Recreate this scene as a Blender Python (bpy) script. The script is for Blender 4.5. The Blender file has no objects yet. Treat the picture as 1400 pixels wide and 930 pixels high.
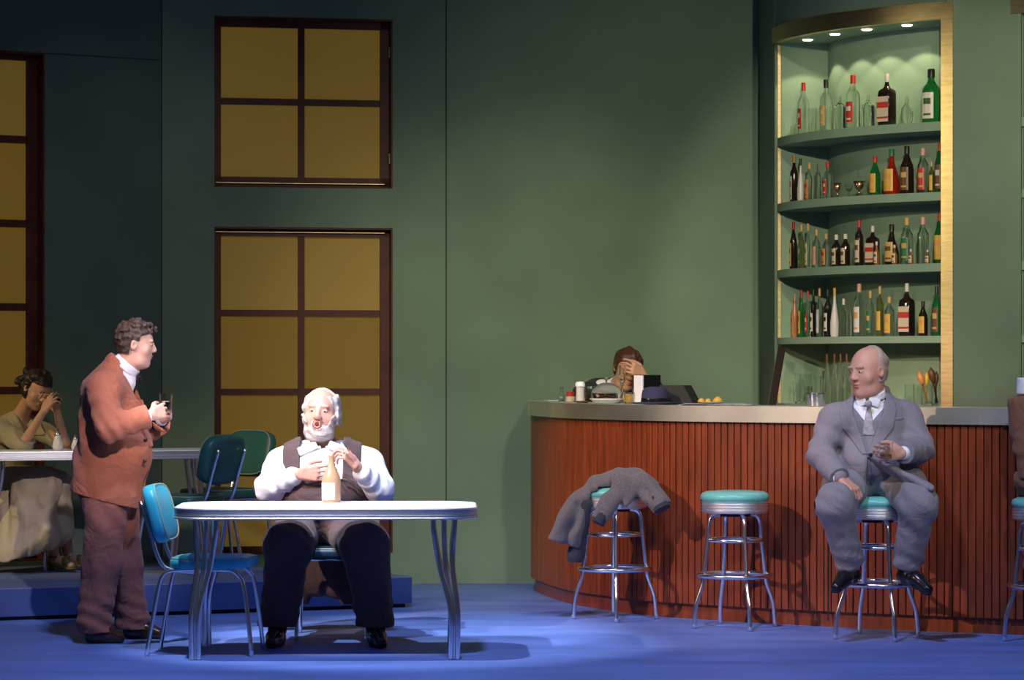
import bpy, math, random
import numpy as np
from mathutils import Vector, Matrix
random.seed(7)
C = bpy.context.scene.collection
SC = bpy.context.scene
pi = math.pi

# ------------------------------------------------------------------ camera, light, exposure
F, HOR, EYE = 4000.0, 498.0, 1.5
cd = bpy.data.cameras.new('camera'); cam = bpy.data.objects.new('camera', cd); C.objects.link(cam)
cam.location = (0, 0, EYE); cam.rotation_euler = (pi/2, 0, 0)
cd.sensor_width = 36; cd.lens = F*36/1400; cd.shift_y = (HOR-465)/1400; cd.clip_end = 200
SC.camera = cam
SC.view_settings.view_transform = 'Standard'; SC.view_settings.look = 'None'
SC.view_settings.gamma = 1; SC.view_settings.use_curve_mapping = False
SC.view_settings.exposure = 0.0
w = bpy.data.worlds.new('world'); SC.world = w; w.use_nodes = True
w.node_tree.nodes['Background'].inputs[0].default_value = (0.55, 0.7, 1, 1)
w.node_tree.nodes['Background'].inputs[1].default_value = 0.035

def spot(name, loc, aim, power, color, angle, blend=0.5, size=0.1):
    l = bpy.data.lights.new(name, 'SPOT'); l.energy = power; l.color = color
    l.spot_size = math.radians(angle); l.spot_blend = blend; l.shadow_soft_size = size
    o = bpy.data.objects.new(name, l); C.objects.link(o); o.location = loc
    o.rotation_euler = (Vector(aim)-Vector(loc)).to_track_quat('-Z', 'Y').to_euler()
    return o
# stage lanterns
spot('table_key_lantern', (-3.4, 11.2, 7.0), (-0.95, 15.6, 0.9), 3600, (0.86, 0.9, 1.0), 15, 0.5, 0.05)
spot('table_top_lantern', (-2.2, 14.4, 6.5), (-0.9, 15.5, 0.8), 1500, (0.8, 0.86, 1.0), 26, 0.5, 0.06)
spot('man_front_lantern', (0.8, 6.0, 6.0), (-2.2, 15.8, 1.3), 3600, (1.0, 0.86, 0.86), 8, 0.7, 0.08)
spot('side_lantern', (-4.6, 12.2, 4.6), (0.7, 17.0, 0.6), 1700, (1.0, 0.68, 0.5), 28, 0.5, 0.06)
spot('suit_front_lantern', (4.5, 5.0, 6.5), (1.8, 16.2, 1.0), 1400, (0.86, 0.86, 1.0), 10, 0.8, 0.1)
spot('bar_front_lantern', (2.5, 8.0, 6.0), (1.9, 17.6, 2.3), 1100, (1.0, 0.88, 0.6), 36, 0.8, 0.15)
spot('niche_side_lantern', (-6.5, 14.5, 3.7), (2.6, 17.85, 2.4), 400, (1.0, 0.85, 0.5), 16, 0.8, 0.25)
spot('niche_front_fill', (1.2, 6.0, 4.3), (2.45, 18.2, 2.4), 2300, (1.0, 0.9, 0.66), 15, 0.5, 0.05)  # frontal fill added to brighten the niche and soften shelf shadows
spot('wall_wash_lantern', (-1.5, 10.0, 6.0), (0.2, 20.0, 1.0), 2100, (1.0, 0.93, 0.62), 25, 1.0, 0.2)
spot('window_wash_lantern', (-1.0, 9.0, 6.0), (-2.3, 19.5, 1.9), 520, (1.0, 0.9, 0.7), 22, 1.0, 0.2)
spot('floor_wash_lantern', (-0.5, 11.0, 8.0), (0.2, 14.8, 0.0), 2300, (0.5, 0.6, 1.0), 62, 0.9, 0.3)
spot('woman_lantern', (-6.2, 15.6, 4.0), (-3.1, 18.4, 1.0), 520, (1.0, 0.8, 0.42), 24, 0.8, 0.08)

# ------------------------------------------------------------------ materials
def mat(name, col, rough=0.6, metal=0.0, trans=0.0, bump=0.0, bscale=60, var=0.0, vscale=4, emis=None, es=0.0,
        sheen=0.0, sss=0.0, coat=0.0, ior=1.45, stretch=None, wave=None, alpha=None):
    m = bpy.data.materials.new(name); m.use_nodes = True
    nt = m.node_tree; N = nt.nodes; L = nt.links; b = N['Principled BSDF']
    b.inputs['Base Color'].default_value = (*col, 1); b.inputs['Roughness'].default_value = rough
    b.inputs['Metallic'].default_value = metal; b.inputs['Transmission Weight'].default_value = trans
    b.inputs['IOR'].default_value = ior
    b.inputs['Sheen Weight'].default_value = sheen; b.inputs['Coat Weight'].default_value = coat
    if sss:
        b.inputs['Subsurface Weight'].default_value = sss; b.inputs['Subsurface Radius'].default_value = (0.02, 0.008, 0.004)
        b.inputs['Subsurface Scale'].default_value = 0.5
    if emis: b.inputs['Emission Color'].default_value = (*emis, 1); b.inputs['Emission Strength'].default_value = es
    tc = N.new('ShaderNodeTexCoord'); mp = N.new('ShaderNodeMapping'); L.new(tc.outputs['Object'], mp.inputs[0])
    if stretch: mp.inputs['Scale'].default_value = stretch
    if var:
        n = N.new('ShaderNodeTexNoise'); n.inputs['Scale'].default_value = vscale; n.inputs['Detail'].default_value = 6
        L.new(mp.outputs[0], n.inputs[0])
        r = N.new('ShaderNodeMapRange'); r.inputs[3].default_value = 1-var; r.inputs[4].default_value = 1+var
        r.inputs[1].default_value = 0.3; r.inputs[2].default_value = 0.7
        L.new(n.outputs[0], r.inputs[0])
        mx = N.new('ShaderNodeVectorMath'); mx.operation = 'SCALE'; mx.inputs[0].default_value = col
        L.new(r.outputs[0], mx.inputs['Scale']); L.new(mx.outputs[0], b.inputs['Base Color'])
    if bump:
        n2 = N.new('ShaderNodeTexNoise'); n2.inputs['Scale'].default_value = bscale; n2.inputs['Detail'].default_value = 3
        L.new(mp.outputs[0], n2.inputs[0])
        bp = N.new('ShaderNodeBump'); bp.inputs['Strength'].default_value = bump; bp.inputs['Distance'].default_value = 0.01
        L.new(n2.outputs[0], bp.inputs['Height']); L.new(bp.outputs[0], b.inputs['Normal'])
    return m
M = {}
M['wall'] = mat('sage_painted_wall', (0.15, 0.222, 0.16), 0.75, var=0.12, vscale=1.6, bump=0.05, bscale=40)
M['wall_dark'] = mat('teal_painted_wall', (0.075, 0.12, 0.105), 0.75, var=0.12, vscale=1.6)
M['seam'] = mat('wall_joint', (0.03, 0.04, 0.03), 0.9)
M['niche'] = mat('niche_paint', (0.22, 0.33, 0.235), 0.65, var=0.06, vscale=5)
M['floor'] = mat('blue_stage_floor', (0.125, 0.205, 0.54), 0.5, var=0.22, vscale=1.3, bump=0.04, bscale=30, stretch=(1, 3, 1))
M['platform'] = mat('platform_blue_side', (0.02, 0.05, 0.20), 0.6, var=0.08)
M['platform_top'] = mat('platform_top_carpet', (0.11, 0.14, 0.26), 0.8, var=0.1)
M['wood_frame'] = mat('dark_red_window_wood', (0.075, 0.013, 0.007), 0.5, var=0.25, vscale=9)
M['pane'] = mat('amber_screen_pane', (0.26, 0.165, 0.035), 0.6, var=0.05, vscale=3, emis=(0.40, 0.24, 0.035), es=0.18)
M['chrome'] = mat('chrome', (0.85, 0.85, 0.86), 0.22, 1.0)
M['chrome_soft'] = mat('ribbed_chrome', (0.9, 0.9, 0.9), 0.42, 1.0)
M['brass'] = mat('brushed_brass', (0.74, 0.58, 0.31), 0.33, 1.0, var=0.12, vscale=8, bump=0.06, bscale=30, stretch=(1, 1, 8))
M['counter_metal'] = mat('brushed_counter_metal', (0.86, 0.86, 0.70), 0.42, 1.0, var=0.12, vscale=3, bump=0.08, bscale=8)
M['counter_top'] = mat('counter_surface', (0.4, 0.42, 0.36), 0.35, var=0.1)
M['bar_wood'] = mat('red_mahogany_slats', (0.21, 0.040, 0.011), 0.42, var=0.3, vscale=5, stretch=(6, 6, 0.6), coat=0.15)
M['turquoise'] = mat('turquoise_vinyl', (0.045, 0.47, 0.60), 0.35, var=0.04, bump=0.03, bscale=25)
M['aqua'] = mat('aqua_stool_vinyl', (0.15, 0.50, 0.44), 0.35, var=0.04)
M['green_vinyl'] = mat('bottle_green_vinyl', (0.03, 0.13, 0.105), 0.4, var=0.06)
M['shaded_vinyl'] = mat('shaded_vinyl', (0.008, 0.03, 0.05), 0.4)  # dark blue, with the shade by the table put into the chair colour
M['clear_thin'] = mat('thin_clear_glass', (0.97, 0.98, 0.97), 0.02, trans=1.0, ior=1.12)
M['sock'] = mat('dark_knit_sock', (0.02, 0.016, 0.016), 0.95)
M['piping'] = mat('pale_piping', (0.4, 0.38, 0.28), 0.5)
M['laminate'] = mat('white_laminate', (0.86, 0.86, 0.9), 0.3, var=0.02)
M['rubber'] = mat('black_rubber', (0.015, 0.015, 0.015), 0.6)
M['glass'] = mat('clear_glass', (0.93, 0.97, 0.94), 0.03, trans=1.0, ior=1.3)
M['glass_green'] = mat('green_glass', (0.03, 0.30, 0.08), 0.06, trans=0.75, ior=1.4)
M['glass_dark'] = mat('dark_bottle_glass', (0.018, 0.010, 0.008), 0.08)
M['glass_black'] = mat('black_bottle_glass', (0.008, 0.009, 0.01), 0.08)
M['glass_red'] = mat('red_liquor', (0.55, 0.03, 0.015), 0.06, trans=0.6)
M['glass_amber'] = mat('amber_liquor', (0.55, 0.23, 0.05), 0.06, trans=0.6)
M['glass_olive'] = mat('olive_liquor', (0.2, 0.22, 0.06), 0.06, trans=0.7)
M['glass_orange'] = mat('orange_bottle', (0.6, 0.25, 0.12), 0.2, trans=0.2)
M['ceramic'] = mat('milk_white_bottle', (0.6, 0.57, 0.54), 0.3)
M['copper'] = mat('copper_goblet_metal', (0.75, 0.42, 0.25), 0.25, 1.0)
for n_, c_ in dict(red=(0.5, 0.03, 0.02), black=(0.015, 0.015, 0.015), gold=(0.55, 0.34, 0.1), white=(0.65, 0.6, 0.55), green=(0.02, 0.15, 0.06),
                   cream=(0.6, 0.48, 0.36), yellow=(0.65, 0.38, 0.05), orange=(0.65, 0.27, 0.08), pink=(0.65, 0.33, 0.27), silver=(0.5, 0.5, 0.5), darkgreen=(0.03, 0.1, 0.03), brown=(0.12, 0.05, 0.02)).items():
    M['p_'+n_] = mat(n_+'_print', c_, 0.4)

# ------------------------------------------------------------------ object helpers
def tag(o, label=None, cat=None, group=None, kind=None):
    if label: o['label'] = label
    if cat: o['category'] = cat
    if group: o['group'] = group
    if kind: o['kind'] = kind
    return o
def empty(name, loc=(0, 0, 0), rz=0.0):
    o = bpy.data.objects.new(name, None); C.objects.link(o); o.location = loc; o.rotation_euler = (0, 0, rz)
    o.empty_display_size = 0.05; return o
def link_mesh(name, me, m, parent=None, loc=None, rz=0, smooth=False):
    o = bpy.data.objects.new(name, me); C.objects.link(o)
    ms = m if isinstance(m, (list, tuple)) else [m]
    for x in ms: me.materials.append(M[x] if isinstance(x, str) else x)
    if smooth: me.shade_smooth()
    if parent: o.parent = parent
    if loc is not None: o.location = loc
    if rz: o.rotation_euler = (0, 0, rz)
    return o
def copy_tree(o, parent=None):
    c = o.copy(); C.objects.link(c); c.parent = parent
    for ch in list(o.children): copy_tree(ch, c)
    return c
def catmull(pts, n=8, closed=False):
    P = [Vector(p) for p in pts]; out = []; m = len(P)
    segs = m if closed else m-1
    for i in range(segs):
        p1, p2 = P[i], P[(i+1) % m]
        p0 = P[(i-1) % m] if (closed or i > 0) else p1*2-p2
        p3 = P[(i+2) % m] if (closed or i+2 < m) else p2*2-p1
        for k in range(n):
            t = k/n
            out.append(0.5*((2*p1)+(p2-p0)*t+(2*p0-5*p1+4*p2-p3)*t*t+(3*p1-p0-3*p2+p3)*t**3))
    if not closed: out.append(P[-1].copy())
    return out
class MB:
    def __init__(s): s.v = []; s.f = []; s.m = []
    def add(s, vs, fs, mi=0):
        o = len(s.v); s.v += [tuple(p) for p in vs]; s.f += [[i+o for i in f] for f in fs]; s.m += [mi]*len(fs); return s
    def box(s, c, sz, rz=0, mi=0, bev=0.0, rot=None):
        import bmesh
        bm = bmesh.new(); bmesh.ops.create_cube(bm, size=1)
        for v in bm.verts: v.co = Vector((v.co.x*sz[0], v.co.y*sz[1], v.co.z*sz[2]))
        if bev: bmesh.ops.bevel(bm, geom=bm.edges[:], offset=bev, segments=3, affect='EDGES', profile=0.5)
        R = rot if rot is not None else Matrix.Rotation(rz, 3, 'Z'); c = Vector(c)
        bm.verts.ensure_lookup_table()
        s.add([R@v.co+c for v in bm.verts], [[v.index for v in f.verts] for f in bm.faces], mi); bm.free(); return s
    def tube(s, pts, r, n=10, closed=False, mi=0, cap=True):
        P = [Vector(p) for p in pts]; m = len(P); rs = r if isinstance(r, (list, tuple)) else [r]*m
        T = []
        for i in range(m):
            a = P[(i-1) % m] if (closed or i > 0) else P[i]; b = P[(i+1) % m] if (closed or i < m-1) else P[i]
            T.append((b-a).normalized())
        ref = Vector((0, 0, 1)) if abs(T[0].z) < 0.9 else Vector((1, 0, 0))
        u = T[0].cross(ref).normalized(); vs = []
        for i in range(m):
            u = (u-T[i]*u.dot(T[i])).normalized(); w_ = T[i].cross(u)
            for k in range(n):
                a = 2*pi*k/n; vs.append(P[i]+(u*math.cos(a)+w_*math.sin(a))*rs[i])
        fs = []
        for i in range(m if closed else m-1):
            j = (i+1) % m
            for k in range(n):
                k2 = (k+1) % n; fs.append([i*n+k, j*n+k, j*n+k2, i*n+k2])
        if not closed and cap: fs.append(list(range(n))); fs.append([(m-1)*n+k for k in range(n)][::-1])
        return s.add(vs, fs, mi)
    def lathe(s, prof, n=20, c=(0, 0, 0), mi=0, sq=0.0, flat=1.0, sx=1.0):
        c = Vector(c); vs = []; rings = []
        for (r, z) in prof:
            if r < 1e-5: rings.append([len(vs)]); vs.append(c+Vector((0, 0, z)))
            else:
                ids = []
                for k in range(n):
                    a = 2*pi*(k+0.5)/n; ca, sa = math.cos(a), math.sin(a)
                    f = 1.0
                    if sq: f = 1-sq+sq/max(abs(ca), abs(sa))
                    ids.append(len(vs)); vs.append(c+Vector((r*ca*f*sx, r*sa*f*flat, z)))
                rings.append(ids)
        fs = []
        for a, b in zip(rings[:-1], rings[1:]):
            if len(a) == 1 and len(b) == 1: continue
            for k in range(n):
                k2 = (k+1) % n
                if len(a) == 1: fs.append([a[0], b[k2], b[k]])
                elif len(b) == 1: fs.append([a[k], a[k2], b[0]])
                else: fs.append([a[k], a[k2], b[k2], b[k]])
        return s.add(vs, fs, mi)
    def prism(s, outline, z0, z1, mi=0, bev=0):
        n = len(outline)
        vs = [(p[0], p[1], z0) for p in outline]+[(p[0], p[1], z1) for p in outline]
        fs = [list(range(n))[::-1], [n+i for i in range(n)]]+[[i, (i+1) % n, n+(i+1) % n, n+i] for i in range(n)]
        return s.add(vs, fs, mi)
    def strip(s, A, B, mi=0):   # quads between two equally long point lists
        n = len(A); return s.add(list(A)+list(B), [[i, i+1, n+i+1, n+i] for i in range(n-1)], mi)
    def mesh(s, name):
        me = bpy.data.meshes.new(name); me.from_pydata([tuple(p) for p in s.v], [], s.f)
        me.polygons.foreach_set('material_index', s.m); me.update(); return me
    def obj(s, name, m, parent=None, smooth=False, auto=None, **k):
        import bmesh
        me = s.mesh(name)
        bm = bmesh.new(); bm.from_mesh(me); bmesh.ops.recalc_face_normals(bm, faces=bm.faces); bm.to_mesh(me); bm.free()
        o = link_mesh(name, me, m, parent, **k)
        if smooth: me.shade_smooth()
        if auto:
            me.shade_smooth(); a = math.cos(math.radians(auto))
            bm = bmesh.new(); bm.from_mesh(me)
            for e in bm.edges:
                if len(e.link_faces) == 2 and e.link_faces[0].normal.dot(e.link_faces[1].normal) < a: e.smooth = False
            bm.to_mesh(me); bm.free()
        return o
def W(px, py, Z): return Vector(((px-700)*Z/F, Z, EYE-(py-HOR)*Z/F))
def resample(P, step):
    out = [P[0].copy()]; acc = 0; 
    for a, b in zip(P[:-1], P[1:]):
        L = (b-a).length; 
        while acc+L >= step:
            t = (step-acc)/L; a = a.lerp(b, t); out.append(a.copy()); L = (b-a).length; acc = 0
        acc += L
    return out
def normals2(P, inward):    # horizontal normals of a polyline; inward: a point on the inner side
    out = []
    for i in range(len(P)):
        a = P[max(i-1, 0)]; b = P[min(i+1, len(P)-1)]; t = (b-a).normalized(); n = Vector((-t.y, t.x, 0))
        if n.dot(Vector(inward)-P[i]) < 0: n = -n
        out.append(n)
    return out

# ------------------------------------------------------------------ the setting
MB().box((0, 14, -0.05), (30, 24, 0.1)).obj('floor', 'floor')['kind'] = 'structure'
# back wall, following the gently bent plan line; holes for the windows
wl = [Vector(p) for p in ((-3.85, 18.75, 0), (-3.33, 19.05, 0), (-3.07, 19.2, 0), (-2.36, 19.66, 0), (-0.75, 19.98, 0), (1.75, 20.1, 0))]
TH = 0.16
def wall_panel(name, a, b, holes, z1=5.2, m='wall', z0=0.0):
    a = Vector(a); b = Vector(b); L = (b-a).length; t = (b-a)/L; n = Vector((-t.y, t.x, 0))
    if n.y < 0: n = -n
    xs = sorted({0, L, *[h[0] for h in holes], *[h[1] for h in holes]}); zs = sorted({z0, z1, *[h[2] for h in holes], *[h[3] for h in holes]})
    mb = MB()
    P = lambda s_, z, d: a+t*s_+n*d+Vector((0, 0, z))
    for x0, x1 in zip(xs[:-1], xs[1:]):
        for y0, y1 in zip(zs[:-1], zs[1:]):
            cx, cz = (x0+x1)/2, (y0+y1)/2
            if any(h[0] < cx < h[1] and h[2] < cz < h[3] for h in holes): continue
            for d in (0, TH): mb.add([P(x0, y0, d), P(x1, y0, d), P(x1, y1, d), P(x0, y1, d)], [[0, 1, 2, 3]])
    for (x0, x1, y0, y1) in [(0, L, z0, z1)]+list(holes):
        c = [(x0, y0), (x1, y0), (x1, y1), (x0, y1)]
        for i in range(4):
            p, q = c[i], c[(i+1) % 4]
            mb.add([P(*p, 0), P(*q, 0), P(*q, TH), P(*p, TH)], [[0, 1, 2, 3]])
    o = mb.obj(name, m); o['kind'] = 'structure'
    return P, L
def hit(a, b, px):   # distance along a->b seen at pixel column px
    a = Vector(a); b = Vector(b); k = (px-700)/F; d = b-a
    t = (k*a.y-a.x)/(d.x-k*d.y); return t*d.length, a.y+t*d.y
def zat(py, Z): return EYE-(py-HOR)*Z/F
def window(name, P, x0, x1, z0, z1, cols, rows, fr, bar, depth=0.07):
    root = empty(name); root['kind'] = 'structure'
    f = MB()
    def bar_box(ax0, ax1, az0, az1, d0, d1):
        vs = [P(x, z, d) for d in (d0, d1) for (x, z) in ((ax0, az0), (ax1, az0), (ax1, az1), (ax0, az1))]
        f.add(vs, [[0, 1, 2, 3], [7, 6, 5, 4], [0, 4, 5, 1], [1, 5, 6, 2], [2, 6, 7, 3], [3, 7, 4, 0]])
    d0, d1 = depth, depth+0.06
    bar_box(x0, x0+fr[0], z0, z1, d0, d1); bar_box(x1-fr[1], x1, z0, z1, d0, d1)
    bar_box(x0, x1, z0, z0+fr[2], d0, d1); bar_box(x0, x1, z1-fr[3], z1, d0, d1)
    # liner boards round the opening
    bar_box(x0, x0+0.008, z0, z1, 0.005, d1); bar_box(x1-0.012, x1, z0, z1, 0.002, d1); bar_box(x0, x1, z0, z0+0.008, 0.005, d1); bar_box(x0, x1, z1-0.012, z1, 0.005, d1)
    for c in cols: bar_box(c-bar/2, c+bar/2, z0+fr[2], z1-fr[3], d0+0.008, d1)
    for r in rows: bar_box(x0+fr[0], x1-fr[1], r-bar/2, r+bar/2, d0+0.012, d1)
    fo = f.obj('window_frame', 'wood_frame', root)
    xs = [x0+fr[0]]+[q for c in cols for q in (c-bar/2, c+bar/2)]+[x1-fr[1]]; zs = [z0+fr[2]]+[q for r in rows for q in (r-bar/2, r+bar/2)]+[z1-fr[3]]
    for i in range(0, len(xs), 2):
        for j in range(0, len(zs), 2):
            g = MB(); e = 0.004
            vs = [P(x, z, d) for d in (d0+0.03, d0+0.036) for (x, z) in ((xs[i]-e, zs[j]-e), (xs[i+1]+e, zs[j]-e), (xs[i+1]+e, zs[j+1]+e), (xs[i]-e, zs[j+1]+e))]
            g.add(vs, [[0, 1, 2, 3], [7, 6, 5, 4], [0, 4, 5, 1], [1, 5, 6, 2], [2, 6, 7, 3], [3, 7, 4, 0]])
            g.obj('window_pane', 'pane', root)
    return root, P
# panel with the two tall windows
A, B = wl[3], wl[4]
s0, Z0 = hit(A, B, 293); s1, Z1 = hit(A, B, 537); Zm = (Z0+Z1)/2
h_up = (s0, s1, zat(257, Zm), zat(24, Zm)); h_lo = (s0, s1, zat(757.5, Zm), zat(311, Zm))
P, L = wall_panel('wall_back', A, B, [h_up, h_lo])
sm, _ = hit(A, B, 414)
Zp = Zm+0.08
window('window_1', P, *h_up, [sm], [zat(140, Zp)], (0.052, 0.075, 0.075, 0.065), 0.045)
window('window_2', P, *h_lo, [sm], [zat(428.5, Zp), zat(536, Zp), zat(644, Zp)], (0.052, 0.075, 0.05, 0.06), 0.045)
for nm, hh, zz in (('trim_1', h_up, h_up[2]+0.03), ('trim_2', h_lo, h_lo[3]-0.035)):
    t_ = MB(); 
    vs = [P(x, z, d) for d in (0.045, 0.06) for (x, z) in ((hh[0]+0.015, zz), (hh[1]-0.05, zz), (hh[1]-0.05, zz+0.006), (hh[0]+0.015, zz+0.006))]
    t_.add(vs, [[0, 1, 2, 3], [7, 6, 5, 4], [0, 4, 5, 1], [1, 5, 6, 2], [2, 6, 7, 3], [3, 7, 4, 0]])
    t_.obj(nm, 'brass')['kind'] = 'structure'
# window hinges
for py in (68, 215):
    hg = MB(); c = P(s1-0.014, zat(py, Zm), 0.06); hg.tube([c+Vector((0, -0.01, -0.035)), c+Vector((0, -0.01, 0.035))], 0.007)
    ho = hg.obj('hinge', 'brass', bpy.data.objects['window_1'])
# left bent panels
A, B = wl[0], wl[3]
s1, Z1 = hit(A, B, 61)
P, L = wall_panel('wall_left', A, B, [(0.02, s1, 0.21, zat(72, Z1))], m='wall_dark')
window('window_3', P, 0.02, s1, 0.21, zat(72, Z1), [s1-0.62], [zat(y, 19.25) for y in (191, 306, 420, 534, 650)], (0.05, 0.085, 0.05, 0.05), 0.05, 0.09)
P2, L2 = wall_panel('wall_right_of_windows', wl[4], wl[5], [])
bpy.data.objects['wall_right_of_windows'].name = 'wall_centre'
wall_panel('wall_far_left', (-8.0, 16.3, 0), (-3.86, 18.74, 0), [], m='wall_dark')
# thin joints between flats
def joint(px, a, b, z0, z1, nm):
    s_, Z_ = hit(a, b, px); a = Vector(a); b = Vector(b); t = (b-a).normalized(); p = a+t*s_
    MB().box((p.x, p.y-0.001, (z0+z1)/2), (0.008, 0.006, z1-z0)).obj(nm, 'seam')['kind'] = 'structure'
joint(610, wl[4], wl[5], 0, 5.2, 'trim_3'); joint(221, wl[0], wl[3], 0.0, 5.2, 'trim_4')
a_, Za = hit(wl[0], wl[3], 62); b_, Zb = hit(wl[0], wl[3], 219); tt = (wl[3]-wl[0]).normalized()
q0 = wl[0]+tt*a_; q1 = wl[0]+tt*b_; q = (q0+q1)/2
MB().box((q.x, q.y-0.001, zat(73, Za)), ((q1-q0).length, 0.006, 0.006), rz=math.atan2(tt.y, tt.x)).obj('trim_5', 'seam')['kind'] = 'structure'
# side walls far outside, unseen, closing the set
# curved bar-back wall
cw = catmull([(p[0], p[1], 0) for p in ((1.72, 20.1), (1.70, 19.75), (1.738, 19.26), (1.807, 18.88), (2.011, 18.46), (2.222, 18.19), (2.433, 17.99), (2.679, 17.8), (3.0, 17.58), (3.5, 17.3), (4.2, 17.0))], 16)
cw = resample(cw, 0.02); INN = (4.5, 21, 0); cn = normals2(cw, INN)
pxs = [700+F*p.x/p.y for p in cw]
def idx_at(px, start=10):
    for i in range(start, len(pxs)):
        if pxs[i] >= px: return i
    return len(pxs)-1
i0 = idx_at(1061, 20); i1 = idx_at(1305); j0 = idx_at(1384)
j1 = len(cw)-12
ZT, ZI, ZB = 3.707, 3.604, 1.245
def off(i, d, z): return cw[i]+cn[i]*d+Vector((0, 0, z))
mb = MB()
def wall_run(ia, ib, z0, z1):
    mb.strip([off(i, 0, z0) for i in range(ia, ib+1)], [off(i, 0, z1) for i in range(ia, ib+1)])
ia0, ia1 = i0+2, i1-3; ja0, ja1 = j0+3, j1-3
wall_run(0, ia0, 0, 5.2); wall_run(ia0, ia1, ZI+0.03, 5.2); wall_run(ia0, ia1, 0, ZB); wall_run(ia1, ja0, 0, 5.2)
wall_run(ja0, ja1, ZI+0.03, 5.2); wall_run(ja0, ja1, 0, ZB); wall_run(ja1, len(cw)-1, 0, 5.2)
o = mb.obj('wall_right', 'wall', smooth=True); o['kind'] = 'structure'
sol = o.modifiers.new('s', 'SOLIDIFY'); sol.thickness = 0.02; sol.offset = -1
def niche(label, a, b, shelves, downlights, group):
    root = empty('display_niche', off((a+b)//2, 0.15, ZB)); tag(root, label, 'wall niche', group)
    inv = lambda v: Vector(v)-root.location
    fr = MB(); fw = 0.10; fd = 0.03
    nf = int(fw/0.02)
    # frame: top, and two jambs, each a box swept on the curve, standing proud of the wall
    def sweep(ia, ib, z0, z1, d0, d1, mbx):
        R = range(ia, ib+1)
        mbx.strip([inv(off(i, d0, z0)) for i in R], [inv(off(i, d0, z1)) for i in R])
        mbx.strip([inv(off(i, d0, z1)) for i in R], [inv(off(i, d1, z1)) for i in R])
        mbx.strip([inv(off(i, d1, z1)) for i in R], [inv(off(i, d1, z0)) for i in R])
        mbx.strip([inv(off(i, d1, z0)) for i in R], [inv(off(i, d0, z0)) for i in R])
        for i in (ia, ib): mbx.add([inv(off(i, d0, z0)), inv(off(i, d0, z1)), inv(off(i, d1, z1)), inv(off(i, d1, z0))], [[0, 1, 2, 3]])
    t = MB(); sweep(a, b, ZI, ZT, -0.03, 0.02, t); t.obj('frame_head', 'brass', root)
    t = MB(); sweep(a, a+2, ZB-0.25, ZI, -0.012, 0.02, t); t.obj('frame_jamb', 'brass', root)
    t = MB(); sweep(b-nf+1, b, ZB-0.25, ZI, -0.03, 0.02, t); t.obj('frame_jamb', 'brass', root)
    D = 0.33
    t = MB(); sweep(a+1, b-nf+3, ZB, ZI+0.03, D, D+0.02, t); t.obj('back_panel', 'niche', root)
    t = MB(); sweep(a+1, a+3, ZB, ZI+0.03, 0.02, D, t); t.obj('side_panel', 'niche', root)
    t = MB(); sweep(b-nf+2, b-nf+4, ZB, ZI+0.03, 0.02, D, t); t.obj('side_panel', 'niche', root)
    t = MB(); sweep(a+3, b-nf+2, ZI+0.0, ZI+0.03, 0.02, D, t); t.obj('head_panel', 'niche', root)
    t = MB(); sweep(a+3, b-nf+2, ZB-0.03, ZB, 0.0, D, t); t.obj('base_panel', 'p_cream', root)
    for (zt, zb) in shelves:
        t = MB(); sweep(a+3, b-nf+2, zb, zt, -0.005, D, t); t.obj('shelf', 'niche', root)
    for px in downlights:
        i = min(range(a, b), key=lambda i: abs(700+F*off(i, 0.13, 0).x/off(i, 0.13, 0).y-px))
        c = off(i, 0.13, ZI)
        d = MB(); d.lathe([(0, -0.004), (0.022, -0.004), (0.030, -0.006), (0.033, 0.0), (0, 0.0)], 20, inv(c)); d.obj('downlight', M_lamp, root, smooth=True)
        spot('niche_lamp', c+Vector((0, 0, -0.012)), c+cn[i]*0.06+Vector((0, 0, -1)), 6, (1.0, 0.86, 0.55), 104, 0.2, 0.01)
    return root
M_lamp = mat('lit_lamp_lens', (1, 0.9, 0.7), 0.3, emis=(1.0, 0.85, 0.65), es=9)
SHZ = [(2.981, 2.926), (2.551, 2.499), (2.116, 2.066), (1.673, 1.63)]
niche('brass framed curved wall niche full of bottles behind the bar', i0, i1, SHZ, (1104, 1141, 1185, 1240), None)
niche('second brass framed niche at the far right edge, behind the person in brown', j0, j1, SHZ, (), None)

# platform
pl = [(-3.9, 16.68), (-2.985, 17.06), (-0.617, 18.03), (-0.64, 18.12), (-0.75, 18.25), (-1.74, 19.05), (-2.3, 19.3), (-3.1, 19.0), (-3.6, 18.7), (-4.2, 18.4)]
r = empty('platform', (-2.3, 17.9, 0)); tag(r, 'low blue platform carrying the rear table at the left', 'platform')
mb = MB(); mb.prism([(x+2.3, y-17.9) for x, y in pl], 0.025, 0.185); mb.obj('platform_base', 'platform', r)
mb = MB(); mb.prism([(x+2.3, y-17.9) for x, y in pl], 0.185, 0.19); mb.obj('platform_deck', 'platform_top', r)
pin = [(-3.9, 16.73), (-2.985, 17.11), (-0.66, 18.06), (-0.75, 18.2), (-1.74, 19.0), (-2.3, 19.25), (-3.6, 18.65)]
mb = MB(); mb.prism([(x+2.3, y-17.9) for x, y in pin], 0.0, 0.025); mb.obj('platform_foot', 'rubber', r)

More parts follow.
